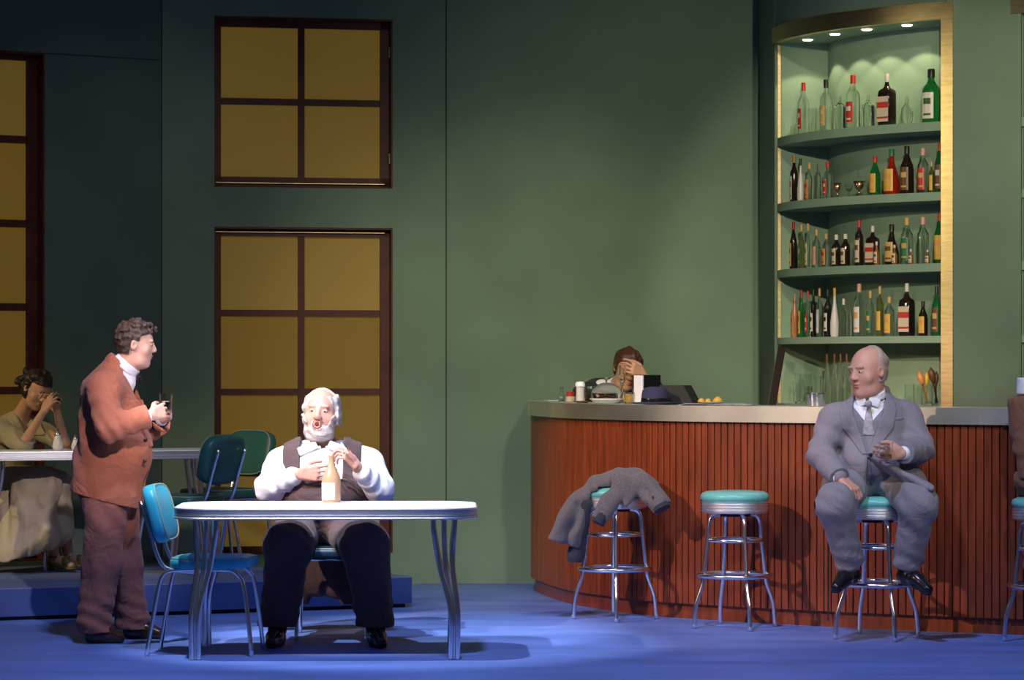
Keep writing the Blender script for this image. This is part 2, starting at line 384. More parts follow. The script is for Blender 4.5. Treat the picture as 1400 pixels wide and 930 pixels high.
# bar
bc = catmull([(p[0], p[1], 0) for p in ((0.175, 19.955), (0.16, 19.55), (0.178, 19.19), (0.366, 18.3), (0.62, 17.77), (0.87, 17.39), (1.364, 17.0), (1.819, 16.70), (2.3, 16.44), (2.83, 16.19), (3.5, 15.9), (4.2, 15.62))], 24)
bc = resample(bc, 0.009); bn = normals2(bc, INN)
BAR = empty('bar_counter', (1.6, 17.4, 0)); tag(BAR, 'long curved bar with red slatted wooden front and metal edged counter', 'bar')
binv = lambda v: Vector(v)-BAR.location
def boff(i, d, z): return binv(bc[i]+bn[i]*d+Vector((0, 0, z)))
mb = MB(); S = []
per = 5
for i in range(len(bc)):
    k = i % per
    d = 0.0 if k else 0.012
    S.append((i, d))
z0, z1 = 0.09, 1.165
pts = []
for i in range(len(bc)-1):
    if i % per == 0:
        for fr_, d in ((-0.42, -0.03), (-0.28, -0.010), (0.28, -0.010), (0.42, -0.03)):
            j = max(0, min(len(bc)-1, i+int(math.copysign(1, fr_)))); p = bc[i].lerp(bc[j], abs(fr_)); pts.append(p+bn[i]*d)
    else: pts.append(bc[i]+bn[i]*(-0.031))
mb.strip([binv(p+Vector((0, 0, z0))) for p in pts], [binv(p+Vector((0, 0, z1))) for p in pts])
mb.strip([binv(p+Vector((0, 0, z0))) for p in pts], [boff(min(i*len(bc)//len(pts), len(bc)-1), 0.02, z0) for i in range(len(pts))])
mb.obj('slatted_front', 'bar_wood', BAR)
mb = MB(); R = range(0, len(bc), 3)
mb.strip([boff(i, 0, 0) for i in R], [boff(i, 0, 0.09) for i in R]); mb.strip([boff(i, 0, 0.09) for i in R], [boff(i, 0.02, 0.09) for i in R]); mb.obj('plinth', 'bar_wood', BAR, smooth=False)
def bsweep(z0, z1, d0, d1, ia=0, ib=None):
    m_ = MB(); R = list(range(ia, ib or len(bc), 3))
    m_.strip([boff(i, d0, z0) for i in R], [boff(i, d0, z1) for i in R]); m_.strip([boff(i, d0, z1) for i in R], [boff(i, d1, z1) for i in R])
    m_.strip([boff(i, d1, z1) for i in R], [boff(i, d1, z0) for i in R]); m_.strip([boff(i, d1, z0) for i in R], [boff(i, d0, z0) for i in R])
    for i in (R[0], R[-1]): m_.add([boff(i, d0, z0), boff(i, d0, z1), boff(i, d1, z1), boff(i, d1, z0)], [[0, 1, 2, 3]])
    return m_
CT = 1.257
bsweep(1.163, CT, -0.055, -0.035).obj('counter_edge', 'counter_metal', BAR, smooth=False)
bsweep(1.215, CT-0.001, -0.035, 0.42).obj('countertop', 'counter_top', BAR)
bsweep(0.05, 1.215, 0.36, 0.38).obj('rear_panel', 'bar_wood', BAR)
# door joint in the slats
s_ = min(range(len(bc)), key=lambda i: abs(700+F*bc[i].x/bc[i].y-1136))
mb = MB(); p = boff(s_, -0.032, 0); mb.box((p.x, p.y, 0.6), (0.008, 0.008, 1.13)); mb.obj('panel_joint', 'rubber', BAR)
def counter_pt(px, d):  # point on the counter seen at column px, d metres in from the slatted face
    best = min(range(len(bc)), key=lambda i: abs(700+F*(bc[i]+bn[i]*d).x/(bc[i]+bn[i]*d).y-px))
    p = bc[best]+bn[best]*d; return Vector((p.x, p.y, CT))

# ------------------------------------------------------------------ diner tables and chairs
def rrect(w_, d_, r, n=10):
    out = []
    for cx, cy, a0 in ((w_/2-r, d_/2-r, 0), (-w_/2+r, d_/2-r, 90), (-w_/2+r, -d_/2+r, 180), (w_/2-r, -d_/2+r, 270)):
        for k in range(n+1):
            a = math.radians(a0+90*k/n); out.append((cx+r*math.cos(a), cy+r*math.sin(a)))
    return out
def ring(mb, base, prof, mi=0):   # prof: (offset outward, z); base outline
    n = len(base); rows = []
    for o_, z in prof:
        row = []
        for i, p in enumerate(base):
            a = base[i-1]; b = base[(i+1) % n]; tx, ty = b[0]-a[0], b[1]-a[1]; l = math.hypot(tx, ty) or 1
            row.append((p[0]+ty/l*o_, p[1]-tx/l*o_, z))
        rows.append(row)
    vs = [p for r_ in rows for p in r_]; fs = []
    for k in range(len(rows)-1):
        for i in range(n): fs.append([k*n+i, k*n+(i+1) % n, (k+1)*n+(i+1) % n, (k+1)*n+i])
    mb.add(vs, fs, mi)
def diner_table(label, loc, rz, w_, d_, h, r, splay=0.05, inset=0.17, group=None):
    root = empty('diner_table', loc, rz); tag(root, label, 'table', group)
    base = rrect(w_-0.012, d_-0.012, r)
    mb = MB(); mb.prism(base, h-0.045, h); mb.obj('tabletop', 'laminate', root)
    mb = MB(); ring(mb, base, [(0.001, h-0.001), (0.006, h-0.001), (0.007, h-0.004), (0.003, h-0.007), (0.003, h-0.026), (0.001, h-0.028), (0.001, h-0.032), (0.004, h-0.034), (0.004, h-0.044), (0.008, h-0.048), (0.008, h-0.053), (0.004, h-0.056), (-0.01, h-0.056), (-0.01, h-0.045)])
    mb.obj('metal_edge', 'chrome_soft', root, auto=40)
    for sx in (-1, 1):
        for sy in (-1, 1):
            x, y = sx*(w_/2-inset), sy*(d_/2-inset*0.75); mb = MB()
            fx, fy = x+sx*splay, y+sy*splay*0.8
            for e, q in ((-1, 0), (0, 1), (1, 0)):
                ex = e*0.055; ey = -q*sy*0.03
                pts = catmull([(x+ex*1.0, y+ey, h-0.057), (x+ex*0.95, y+ey, h-0.12), (x+ex*0.6+sx*splay*.2, y+ey, h-0.3), (fx+e*0.019, fy+ey*0.6, 0.25), (fx+e*0.018, fy+ey*0.6, 0.004)], 6)
                mb.tube(pts, 0.0135, 10)
            mb.box((x, y, h-0.052), (0.13, 0.07, 0.012))
            lg = mb.obj('leg', 'chrome', root, smooth=False, auto=45)
    return root
diner_table('white topped diner table with ribbed chrome edge in front of the seated man', (-0.958, 15.17, 0), math.radians(1.5), 1.55, 0.86, 0.77, 0.20)
diner_table('long diner table with metal edge on the blue platform', (-2.62, 18.42, 0.19), math.radians(17), 1.70, 0.52, 0.77, 0.22, inset=0.2)

def diner_chair(label, loc, rz, vinyl, shade=None):
    root = empty('diner_chair', loc, rz); tag(root, label, 'chair', 'vinyl and chrome diner chairs')
    for s in (-1, 1):
        y = s*0.17; mb = MB()
        mb.tube(catmull([(-0.265, y*1.12, 0.003), (-0.225, y*1.06, 0.24), (-0.195, y*1.02, 0.385), (-0.16, y, 0.43), (-0.09, y, 0.442), (0.08, y, 0.442), (0.17, y, 0.438), (0.212, y, 0.41), (0.235, y*1.02, 0.36), (0.262, y*1.08, 0.18), (0.28, y*1.12, 0.003)], 6), 0.0115, 10)
        mb.obj('leg_frame', 'chrome', root, smooth=True)
        mb = MB()
        mb.tube(catmull([(0.06, y*0.86, 0.43), (-0.08, y*0.86, 0.432), (-0.17, y*0.86, 0.45), (-0.215, y*0.86, 0.51), (-0.255, y*0.86, 0.64), (-0.305, y*0.86, 0.79)], 6), 0.0115, 10)
        mb.obj('back_post', 'chrome', root, smooth=True)
    for x_ in (-0.15, 0.15):
        mb = MB(); mb.tube([(x_, -0.17, 0.437), (x_, 0.17, 0.437)], 0.009, 8); mb.obj('cross_rail', 'chrome', root, smooth=True)
    sb = [(p[0]+0.055, p[1]) for p in rrect(0.42, 0.41, 0.09, 6)]
    mb = MB(); ring(mb, sb, [(-0.02, 0.450), (-0.003, 0.452), (0.0, 0.458), (0.002, 0.478), (-0.002, 0.492), (-0.012, 0.501), (-0.04, 0.507), (-0.09, 0.510)])
    n = len(sb); mb.f.append([7*n+i for i in range(n)]); mb.m.append(0); mb.f.append([i for i in range(n)][::-1]); mb.m.append(0)
    so = mb.obj('seat', vinyl, root, auto=50)
    mb = MB(); mb.tube([(p[0], p[1], 0.499) for p in [(0.055+(q[0]-0.055)*0.965, q[1]*0.965) for q in sb]], 0.0035, 6, closed=True); mb.obj('piping', 'piping', so, smooth=True)
    # padded backrest: rounded slab, leaning, taller outline rounded at the top
    ol = []
    for k in range(40):
        a = 2*pi*k/40; ca, sa = math.cos(a), math.sin(a); e = 0.55
        ol.append((0.205*math.copysign(abs(ca)**e, ca), 0.155*math.copysign(abs(sa)**e, sa)))
    tilt = math.radians(15); Rm = Matrix.Rotation(-tilt, 3, 'Y')
    def bp(u, v, t): # u width, v up, t depth forward; slight curve
        q = Rm@Vector((t+0.35*u*u, u, v)); return q+Vector((-0.238, 0, 0.725))
    mb = MB(); rows = []
    prof = [(0.80, -0.034), (0.93, -0.032), (0.985, -0.024), (1.0, -0.008), (1.0, 0.012), (0.985, 0.026), (0.94, 0.034), (0.80, 0.038), (0.4, 0.041)]
    for s_, t in prof: rows.append([bp(u*s_, v*s_, t) for u, v in ol])
    nn = 40; vs = [p for r_ in rows for p in r_]; fs = [[k*nn+i, k*nn+(i+1) % nn, (k+1)*nn+(i+1) % nn, (k+1)*nn+i] for k in range(len(prof)-1) for i in range(nn)]
    fs += [list(range(nn))[::-1], [(len(prof)-1)*nn+i for i in range(nn)]]
    mb.add(vs, fs); bo = mb.obj('backrest', vinyl, root, auto=50)
    mb = MB(); mb.tube([bp(u*0.955, v*0.955, 0.034) for u, v in ol], 0.0035, 6, closed=True); mb.obj('piping', 'piping', bo, smooth=True)
    return root
diner_chair('bright turquoise diner chair at the left end of the white table', (-1.60, 15.2, 0), math.radians(-4), 'turquoise')
c2 = diner_chair('diner chair the white bearded man sits on', (-0.985, 16.08, 0), math.radians(-88), 'shaded_vinyl')
c3 = diner_chair('dark green diner chair seen from behind at the rear table', (-1.98, 18.02, 0.19), math.radians(152), 'green_vinyl')
c4 = diner_chair('green diner chair facing us beyond the rear table', (-1.86, 19.0, 0.19), math.radians(232), 'green_vinyl')
c5 = diner_chair('diner chair the woman in beige sits on', (-3.14, 18.72, 0.19), math.radians(-20), 'green_vinyl')

# ------------------------------------------------------------------ bar stools
def bar_stool(label, x, y, rz):
    root = empty('bar_stool', (x, y, 0), rz); tag(root, label, 'stool', 'round turquoise topped chrome bar stools')
    mb = MB(); mb.lathe([(0, 0.722), (0.185, 0.722), (0.195, 0.735), (0.196, 0.75), (0.188, 0.765), (0.165, 0.776), (0.1, 0.781), (0, 0.783)], 40); mb.obj('seat', 'aqua', root, smooth=True)
    pr = [(0, 0.655), (0.178, 0.655), (0.184, 0.658)]
    for k in range(4):
        z = 0.660+k*0.016; pr += [(0.184, z), (0.190, z+0.004), (0.190, z+0.010), (0.184, z+0.014)]
    pr += [(0.184, 0.726), (0.17, 0.728), (0, 0.728)]
    mb = MB(); mb.lathe(pr, 40); mb.obj('ribbed_band', 'chrome_soft', root, auto=40)
    for k in range(4):
        a = k*pi/2; ca, sa = math.cos(a), math.sin(a); zz = 0.0 if k % 2 else 0.0
        P_ = [(0.03, 0.645), (0.105, 0.645), (0.14, 0.63), (0.155, 0.59), (0.162, 0.50), (0.187, 0.30), (0.194, 0.25), (0.225, 0.165), (0.236, 0.115), (0.245, 0.003)]
        mb = MB(); mb.tube(catmull([(r_*ca, r_*sa, z) for r_, z in P_], 5), 0.0125, 10); mb.obj('leg', 'chrome', root, smooth=True)
    for nm, rr, z, tr in (('upper_ring', 0.152, 0.50, 0.011), ('foot_ring', 0.207, 0.30, 0.014)):
        mb = MB(); mb.tube([(rr*math.cos(2*pi*k/40), rr*math.sin(2*pi*k/40), z) for k in range(40)], tr, 8, closed=True); mb.obj(nm, 'chrome', root, smooth=True)
    mb = MB(); mb.lathe([(0, 0.635), (0.09, 0.635), (0.09, 0.655), (0, 0.655)], 24); mb.obj('mounting_plate', 'rubber', root)
    return root
bar_stool('chrome bar stool with the grey coat draped over it', 0.605, 17.2, math.radians(0))
bar_stool('empty bar stool with aqua seat between the coat and the man in grey', 1.268, 16.645, math.radians(16))
bar_stool('bar stool under the seated man in the grey suit', 1.998, 16.02, math.radians(16))
bar_stool('bar stool at the right edge under the person in brown', 2.905, 15.86, math.radians(8))

# ------------------------------------------------------------------ bottles
PROF = {
 'tall': [(0.0, 0), (0.92, 0), (1, 0.02), (1, 0.58), (0.93, 0.65), (0.6, 0.72), (0.38, 0.78), (0.33, 0.84), (0.33, 0.97), (0, 0.97)],
 'wine': [(0, 0), (0.92, 0), (1, 0.02), (1, 0.5), (0.9, 0.6), (0.55, 0.72), (0.36, 0.8), (0.31, 0.86), (0.31, 0.97), (0, 0.97)],
 'square': [(0, 0), (0.94, 0), (1, 0.02), (1, 0.62), (0.9, 0.68), (0.45, 0.73), (0.27, 0.80), (0.25, 0.97), (0, 0.97)],
 'carafe': [(0, 0), (0.85, 0), (1, 0.06), (1, 0.3), (0.75, 0.48), (0.42, 0.66), (0.3, 0.8), (0.28, 0.97), (0, 0.97)],
 'mini': [(0, 0), (0.9, 0), (1, 0.03), (1, 0.5), (0.6, 0.62), (0.35, 0.7), (0.35, 0.97), (0, 0.97)],
 'round': [(0, 0), (0.6, 0), (0.9, 0.12), (1, 0.28), (0.85, 0.46), (0.4, 0.56), (0.22, 0.62), (0.3, 0.68), (0.22, 0.72), (0.26, 0.78), (0, 0.8)],
}
PAD = {'red': 'red', 'black': 'black', 'gold': 'gold', 'white': 'white', 'green': 'green', 'pink': 'pink', 'silver': 'silver'}
def bottle(loc, h, rad, kind, glass, cap, lab, label, group, face):
    root = empty('bottle', loc, face); tag(root, label, 'bottle', group)
    sq = 1.0 if kind == 'square' else 0.0
    prof = [(r_*rad*(0.86 if sq else 1), z*h) for r_, z in PROF[kind]]
    mb = MB(); mb.lathe(prof, 8 if sq else 18, sq=0)
    if sq:
        mb = MB(); n = 16
        def rr_(a, r_): 
            e = 0.35; ca, sa = math.cos(a), math.sin(a); return (r_*math.copysign(abs(ca)**e, ca), r_*math.copysign(abs(sa)**e, sa)*0.85)
        vs = []; 
        for r_, z in prof:
            for k in range(n):
                a = 2*pi*(k+.5)/n
                if r_ > rad*0.5: x, y = rr_(a, r_)
                else: x, y = r_*math.cos(a), r_*math.sin(a)
                vs.append((x, y, z))
        fs = [[i*n+k, i*n+(k+1) % n, (i+1)*n+(k+1) % n, (i+1)*n+k] for i in range(len(prof)-1) for k in range(n)]
        mb.add(vs, fs)
    mb.obj('bottle_body', glass, root, auto=50)
    nr = PROF[kind][-2][0]*rad*(0.86 if sq else 1)
    if cap:
        mb = MB(); mb.lathe([(nr*1.02, h*0.84), (nr*1.22, h*0.84), (nr*1.22, h*0.985), (nr*1.05, h), (0, h)], 14); mb.obj('cap', 'p_'+cap, root, auto=40)
    if lab:
        z0, z1 = (0.12*h, 0.50*h)
        if lab[1:] and lab[1] == 'tall': z0, z1 = 0.08*h, 0.56*h
        col, acc = lab[0], lab[-1]
        def wrap(za, zb, c, nm, grow, a0=-2.3, a1=-0.8):
            mb = MB(); n = 10; A_ = []; B_ = []
            for k in range(n+1):
                a = a0+(a1-a0)*k/n
                if sq:
                    x = (k/n*2-1)*rad*0.78; y = -rad*0.86*0.85*(1.0)-grow-0.002; A_.append((x, y, za)); B_.append((x, y, zb))
                else:
                    q = rad*(1.0)+grow; A_.append((q*math.cos(a), q*math.sin(a), za)); B_.append((q*math.cos(a), q*math.sin(a), zb))
            mb.strip(A_, B_); o = mb.obj(nm, 'p_'+c, root, smooth=not sq); return o
        wrap(z0, z1, col, 'paper_label', 0.0012)
        if acc != col and len(lab) > 2:
            wrap(z0+(z1-z0)*0.55, z0+(z1-z0)*0.78, acc, 'label_print', 0.0022, -2.0, -1.1)
            wrap(z0+(z1-z0)*0.12, z0+(z1-z0)*0.2, acc, 'label_print', 0.0022, -2.0, -1.1)
        elif len(lab) > 2: pass
    return root
ncrv = cn
def shelf_pt(px, z, d):
    i = min(range(i0, i1+10), key=lambda i: abs(700+F*off(i, d, 0).x/off(i, d, 0).y-px)); return off(i, d, z), math.atan2(cn[i].y, cn[i].x)-pi/2
GN = {'glass': 'clear', 'glass_green': 'green', 'glass_dark': 'dark brown', 'glass_black': 'black', 'glass_red': 'red', 'glass_amber': 'amber', 'glass_olive': 'pale green', 'glass_orange': 'orange', 'ceramic': 'white'}
KN = {'tall': 'bottle', 'wine': 'bottle', 'square': 'square bottle', 'carafe': 'carafe', 'mini': 'miniature bottle', 'round': 'decanter'}
SN = ['top shelf', 'second shelf down', 'third shelf down', 'fourth shelf down']
SH = [
 [(1098.5, 113, 15, 'tall', 'glass', 'red', ('red', 0, 'white')), (1129, 109, 17, 'tall', 'glass', 'black', ('gold', 0, 'cream')), (1147.6, 129, 18, 'square', 'glass', None, None),
  (1166.5, 103, 19, 'tall', 'glass', 'red', ('red', 0, 'white')), (1187, 129, 18, 'square', 'glass', None, None), (1212.5, 101, 25, 'square', 'glass_dark', 'white', ('cream', 'tall', 'red')),
  (1241, 121, 17, 'round', 'glass', None, None), (1273, 94.6, 25, 'tall', 'glass_green', 'black', ('white', 'tall', 'darkgreen'))],
 [(1085.5, 212, 11, 'tall', 'glass_dark', 'gold', ('white', 'tall', 'red')), (1094.6, 217, 9.5, 'carafe', 'ceramic', 'black', None), (1106, 223, 12, 'tall', 'glass', 'gold', ('orange', 'tall', 'red')), (1118.5, 223, 10, 'tall', 'glass', None, None),
  (1131.5, 221.5, 13, 'tall', 'glass', 'red', ('red', 0, 'cream')), (1195.4, 214, 15, 'wine', 'glass_green', 'red', ('yellow', 'tall', 'orange')), (1218, 204, 22, 'carafe', 'glass_red', 'green', ('yellow', 'tall', 'orange')),
  (1241.5, 200, 19, 'wine', 'glass_dark', 'black', ('brown', 'tall', 'gold')), (1261.8, 203, 15, 'tall', 'glass', 'pink', ('red', 'tall', 'gold')), (1273.5, 221, 7, 'tall', 'glass_olive', 'gold', ('yellow', 'tall', 'gold')), (1284.5, 195.5, 14, 'wine', 'glass_green', 'red', ('brown', 'tall', 'silver'))],
 [(1072, 342, 6, 'mini', 'glass_amber', 'white', ('cream', 0, 'red')), (1085, 303.7, 11, 'wine', 'glass_dark', 'red', ('yellow', 'tall', 'brown')), (1095, 307, 8, 'tall', 'glass_olive', 'gold', ('green', 'tall', 'gold')), (1104, 306, 8.5, 'tall', 'glass', 'gold', ('cream', 'tall', 'green')),
  (1115.6, 313.8, 11, 'tall', 'glass', 'gold', ('pink', 'tall', 'orange')), (1128.5, 319.8, 11, 'tall', 'glass', 'gold', ('orange', 'tall', 'red')), (1142.3, 321, 13, 'tall', 'glass_dark', 'white', ('cream', 'tall', 'brown')), (1156, 320, 13, 'tall', 'glass_dark', 'white', ('cream', 'tall', 'brown')),
  (1176, 301, 12, 'tall', 'glass_dark', 'red', ('cream', 'tall', 'brown')), (1193, 309, 19, 'square', 'glass_dark', 'white', ('cream', 'tall', 'red')), (1218.5, 307, 20, 'carafe', 'glass_dark', 'black', ('gold', 'tall', 'brown')), (1241.4, 297.8, 17, 'tall', 'glass', 'gold', ('green', 'tall', 'gold')),
  (1263, 297, 16, 'tall', 'glass', 'pink', None), (1283.5, 291.4, 15, 'wine', 'glass_green', 'red', ('yellow', 'tall', 'orange'))],
 [(1086.4, 402, 9, 'wine', 'glass_orange', 'pink', ('orange', 'tall', 'red')), (1095.5, 397, 9.5, 'wine', 'glass_green', 'red', ('yellow', 'tall', 'red')), (1104, 398, 8, 'tall', 'glass', 'red', ('red', 0, 'white')), (1112, 395.8, 9, 'tall', 'glass_black', 'black', ('white', 0, 'black')),
  (1121, 394, 9, 'tall', 'glass', 'gold', ('silver', 'tall', 'white')), (1130.6, 395.8, 10, 'tall', 'glass_black', 'black', ('white', 0, 'black')), (1142, 394, 12, 'carafe', 'ceramic', 'gold', None), (1153.2, 408.7, 10, 'tall', 'glass', 'white', None), (1161.5, 419, 6, 'tall', 'glass', None, None),
  (1175.8, 388, 15, 'tall', 'glass', 'pink', ('white', 'tall', 'orange')), (1190.6, 398, 11, 'tall', 'glass', 'gold', ('green', 'tall', 'gold')), (1202.8, 391.5, 10, 'tall', 'glass_olive', 'gold', ('yellow', 0, 'gold')), (1216.7, 406, 14, 'tall', 'glass', 'gold', ('yellow', 'tall', 'orange')),
  (1241, 387.6, 22, 'square', 'glass_dark', 'white', ('cream', 'tall', 'red')), (1261.5, 412, 13, 'wine', 'glass_dark', 'black', ('yellow', 'tall', 'orange')), (1281.5, 391.5, 14, 'wine', 'glass_green', 'black', ('brown', 'tall', 'gold'))],
]
FRONT = {2: [(1199, 330.5, 7.5), (1222.7, 335, 7.5), (1245, 341, 7), (1267.6, 342, 7)]}
ORD = ['first', 'second', 'third', 'fourth', 'fifth', 'sixth', 'seventh', 'eighth', 'ninth', 'tenth', 'eleventh', 'twelfth', 'thirteenth', 'fourteenth', 'fifteenth', 'sixteenth']
for si, row in enumerate(SH):
    for bi, (px, pyt, wpx, kind, glass, cap, lab) in enumerate(row):
        z = SHZ[si][0]; p, a = shelf_pt(px, z+0.0008, 0.10 if wpx > 8 else 0.07)
        h = zat(pyt, p.y)-z; rad = wpx/2*p.y/F
        d = GN[glass]+' '+KN[kind]
        if cap: d += f' with {cap} cap'
        if lab: d += (' and ' if cap else ' with ')+f'{lab[0]} label'
        d += f', {ORD[bi]} bottle from left on {SN[si]}'
        if len(d.split()) > 16: d = d.replace(' bottle from left', ' from left')
        if len(d.split()) > 16: d = d.replace(' and ', ', ').replace(' shelf down', ' shelf')
        pass
        bottle(p, h, rad, kind, glass, cap, lab, d, 'bottles on the bar shelves', a)
    for bi, (px, pyt, wpx) in enumerate(FRONT.get(si, [])):
        z = SHZ[si][0]; p, a = shelf_pt(px, z+0.0008, 0.022); h = zat(pyt, p.y)-z
        bottle(p, h, wpx/2*p.y/F, 'mini', 'glass_amber', 'white', ('cream', 'tall', 'brown'), f'amber miniature in front of the large bottles, {ORD[bi]} from left on third shelf down', 'bottles on the bar shelves', a)
for k, px in enumerate((1131.5, 1142, 1150.5, 1159)):
    p, a = shelf_pt(px, ZB+0.0008, 0.12+0.02*(k % 2))
    bottle(p, zat(484, p.y)-ZB, 0.028, 'carafe', 'glass', 'brown', None, f'tall clear bottle with brown stopper behind the counter, {ORD[k]} from left of four', 'clear bottles at the foot of the niche', a)

# ------------------------------------------------------------------ glasses and bar ware
def tumbler(name, loc, h, r0, r1, label, cat='glass', group=None, drink=None, parent=None, rot=None, stem=False, dh=0.4):
    root = empty(name, loc); tag(root, label, cat, group)
    if rot is not None: root.rotation_euler = rot
    t = 0.0022; mb = MB()
    if stem: prof = [(0, 0), (r0, 0), (r0, 0.003), (0.006, 0.008), (0.005, h*0.4), (r1*0.7, h*0.55), (r1, h*0.75), (r1*0.92, h), (r1*0.92-t, h), (r1-t, h*0.75), (r1*0.6, h*0.56), (0, h*0.5)]
    else: prof = [(0, 0), (r0*0.96, 0), (r0, 0.003), (r1, h), (r1-t, h), (r0-t, 0.012), (0, 0.010)]
    mb.lathe(prof, 22); mb.obj('glass_body', 'glass', root, auto=50)
    if drink:
        mb = MB(); rr = r0+(r1-r0)*dh-t-0.0006; zb = 0.0125; mb.lathe([(0, zb), (r0-t-0.0006, zb), (rr, h*dh), (0, h*dh)], 20); mb.obj('drink', drink, root, auto=50)
    return root
for k, (px, d, pt) in enumerate(((1076, 0.07, 512), (1083, 0.11, 511), (1090, 0.06, 511), (1097, 0.12, 512), (1104, 0.07, 511), (1111, 0.12, 512), (1118, 0.08, 514))):
    p, a = shelf_pt(px, ZB+0.0008, d); tumbler('drinking_glass', p, zat(pt, p.y)-ZB, 0.017, 0.021, f'tall clear glass in the cluster at the foot of the niche, {ORD[k]} from left', group='tall glasses at the foot of the niche')
for k, (px, d) in enumerate(((1243, 0.10), (1254, 0.07), (1281, 0.1))):
    p, a = shelf_pt(px, ZB+0.0008, d); tumbler('drinking_glass', p, 0.13, 0.026, 0.03, ['low clear glass right of the man in grey suit, on niche floor', 'clear jar left of the orange utensils on niche floor', 'clear jar beside the niche frame, at far right'][k], group='jars by the utensils')
p, a = shelf_pt(1268, ZB+0.0008, 0.05)
jar = tumbler('utensil_jar', p, 0.135, 0.032, 0.036, 'clear jar holding orange tipped sticks at the right of the niche', 'jar')
def paddle(nm, base, tip, mt, wd, label):
    root = empty(nm, base); tag(root, label, 'utensil', 'sticks standing in the jar')
    v = Vector(tip)-Vector(base); mb = MB(); mb.tube([(0, 0, 0), v*0.6], 0.005, 8); mb.obj('handle', mt, root, smooth=True)
    mb = MB(); mb.tube([v*q for q in (0.55, 0.65, 0.78, 0.9, 1.0)], [0.006, wd*0.7, wd, wd*0.75, 0.002], 10); mb.obj('head', mt, root, smooth=True)
paddle('swizzle_stick', p+Vector((0.004, 0, 0.016)), p+Vector((-0.05, 0.0, 0.21)), 'p_orange', 0.022, 'orange stick leaning left in the utensil jar')
paddle('swizzle_stick', p+Vector((-0.006, 0.008, 0.016)), p+Vector((0.0, 0.005, 0.205)), 'p_yellow', 0.016, 'yellow stick standing upright in the utensil jar')
p, a = shelf_pt(1281, ZB+0.0008, 0.1)
paddle('basting_brush', p+Vector((0.004, 0, 0.014)), p+Vector((-0.04, -0.01, 0.235)), 'p_brown', 0.024, 'dark brown brush leaning left beside the niche frame')
paddle('basting_brush', p+Vector((-0.004, 0.01, 0.014)), p+Vector((0.0, 0.01, 0.21)), 'p_brown', 0.016, 'dark brown brush standing upright beside the niche frame')
# top shelf small glasses, copper goblets
for k, (px, pt, d, r_) in enumerate(((1081, 172, .05, .012), (1086, 170, .09, .012), (1111, 148, .09, .03))):
    z = SHZ[0][0]+0.0008; p, a = shelf_pt(px, z, d); tumbler('shot_glass', p, zat(pt, p.y)-z, r_*.8, r_, ['tiny glass, outermost at the left of the top shelf', 'tiny glass just left of the first bottle on top shelf', 'clear tumbler between the two leftmost bottles of top shelf'][k], group='glasses on the top shelf')
for k, (px, pt, r_) in enumerate(((1145.5, 250, .026), (1175.8, 248, .038))):
    z = SHZ[1][0]+0.0008; p, a = shelf_pt(px, z, 0.08); h = zat(pt, p.y)-z; g = empty('goblet', p); tag(g, ['small copper goblet left of the glass on second shelf down', 'wide copper goblet in the gap on second shelf down'][k], 'goblet', 'copper goblets')
    mb = MB(); mb.lathe([(0, 0), (r_*.7, 0), (r_*.6, .006), (.006, .015), (.006, h*.4), (r_*.6, h*.55), (r_, h), (r_*.94, h), (r_*.5, h*.6), (0, h*.5)], 20); mb.obj('goblet_cup', 'copper', g, smooth=True)
z = SHZ[1][0]+0.0008; p, a = shelf_pt(1159, z, 0.08); tumbler('goblet', p, 0.085, 0.02, 0.026, 'clear stemmed glass between the two copper goblets', 'goblet', stem=True)
# ice bucket on the counter
p = counter_pt(1116, 0.18); h = 0.075
g = empty('ice_bucket', p); tag(g, 'shiny metal ice bucket on the counter left of the man in grey', 'bucket')
mb = MB(); mb.lathe([(0, 0.0008), (.05, 0.0008), (.056, h), (.06, h+.002), (.06, h-.006), (.053, h-.004), (.047, .006), (0, .006)], 26); mb.obj('bucket_body', 'chrome', g, auto=40)
# leaning dark board beside the niche
g = empty('leaning_board', (1.73, 19.0, 0)); tag(g, 'dark brown board leaning on the wall left of the niche', 'board')
Zb = 19.0; a_ = W(1069, 474, 18.98); b_ = W(1055, 556, 18.9); mb = MB()
up = (a_-b_); L_ = up.length; R = Matrix((( up.normalized().cross(Vector((0,1,0))).normalized() ), Vector((0,1,0)), up.normalized())).transposed()
mid = (a_+b_)/2-g.location
mb.box(mid+Vector((0.0, 0.0, 0)), (0.05, 0.03, L_*1.0), rot=R); mb.obj('board_panel', 'glass_dark', g)
# ---- things on the counter
def cpt(px, d=0.2): return counter_pt(px, d)
p = cpt(768, .12); g = empty('oil_cruet', p); tag(g, 'small clear glass cruet, leftmost bottle on the counter', 'cruet')
mb = MB(); mb.lathe([(0, 0.0008), (.02, 0.0008), (.023, .02), (.022, .035), (.011, .058), (.010, .085), (.013, .092), (.011, .092), (.008, .085), (.008, .06), (.018, .036), (.019, .008), (0, .006)], 18); mb.obj('cruet_body', 'glass', g, smooth=True)
p = cpt(780, .14); g = empty('spice_jar', p); tag(g, 'small pale jar with red orange lid left of the white shaker', 'jar')
mb = MB(); mb.lathe([(0, 0.0008), (.03, 0.0008), (.033, .01), (.033, .035), (0, .037)], 18); mb.obj('jar_body', 'p_cream', g, auto=40)
mb = MB(); mb.lathe([(.0, .037), (.026, .037), (.027, .06), (.02, .066), (0, .066)], 18); mb.obj('lid', 'p_red', g, auto=40)
p = cpt(793, .16); g = empty('sugar_shaker', p); tag(g, 'white capped sugar shaker at the left end of the counter', 'shaker')
mb = MB(); mb.lathe([(0, 0.0008), (.026, 0.0008), (.028, .01), (.026, .10), (0, .10)], 18); mb.obj('shaker_body', 'ceramic', g, auto=40)
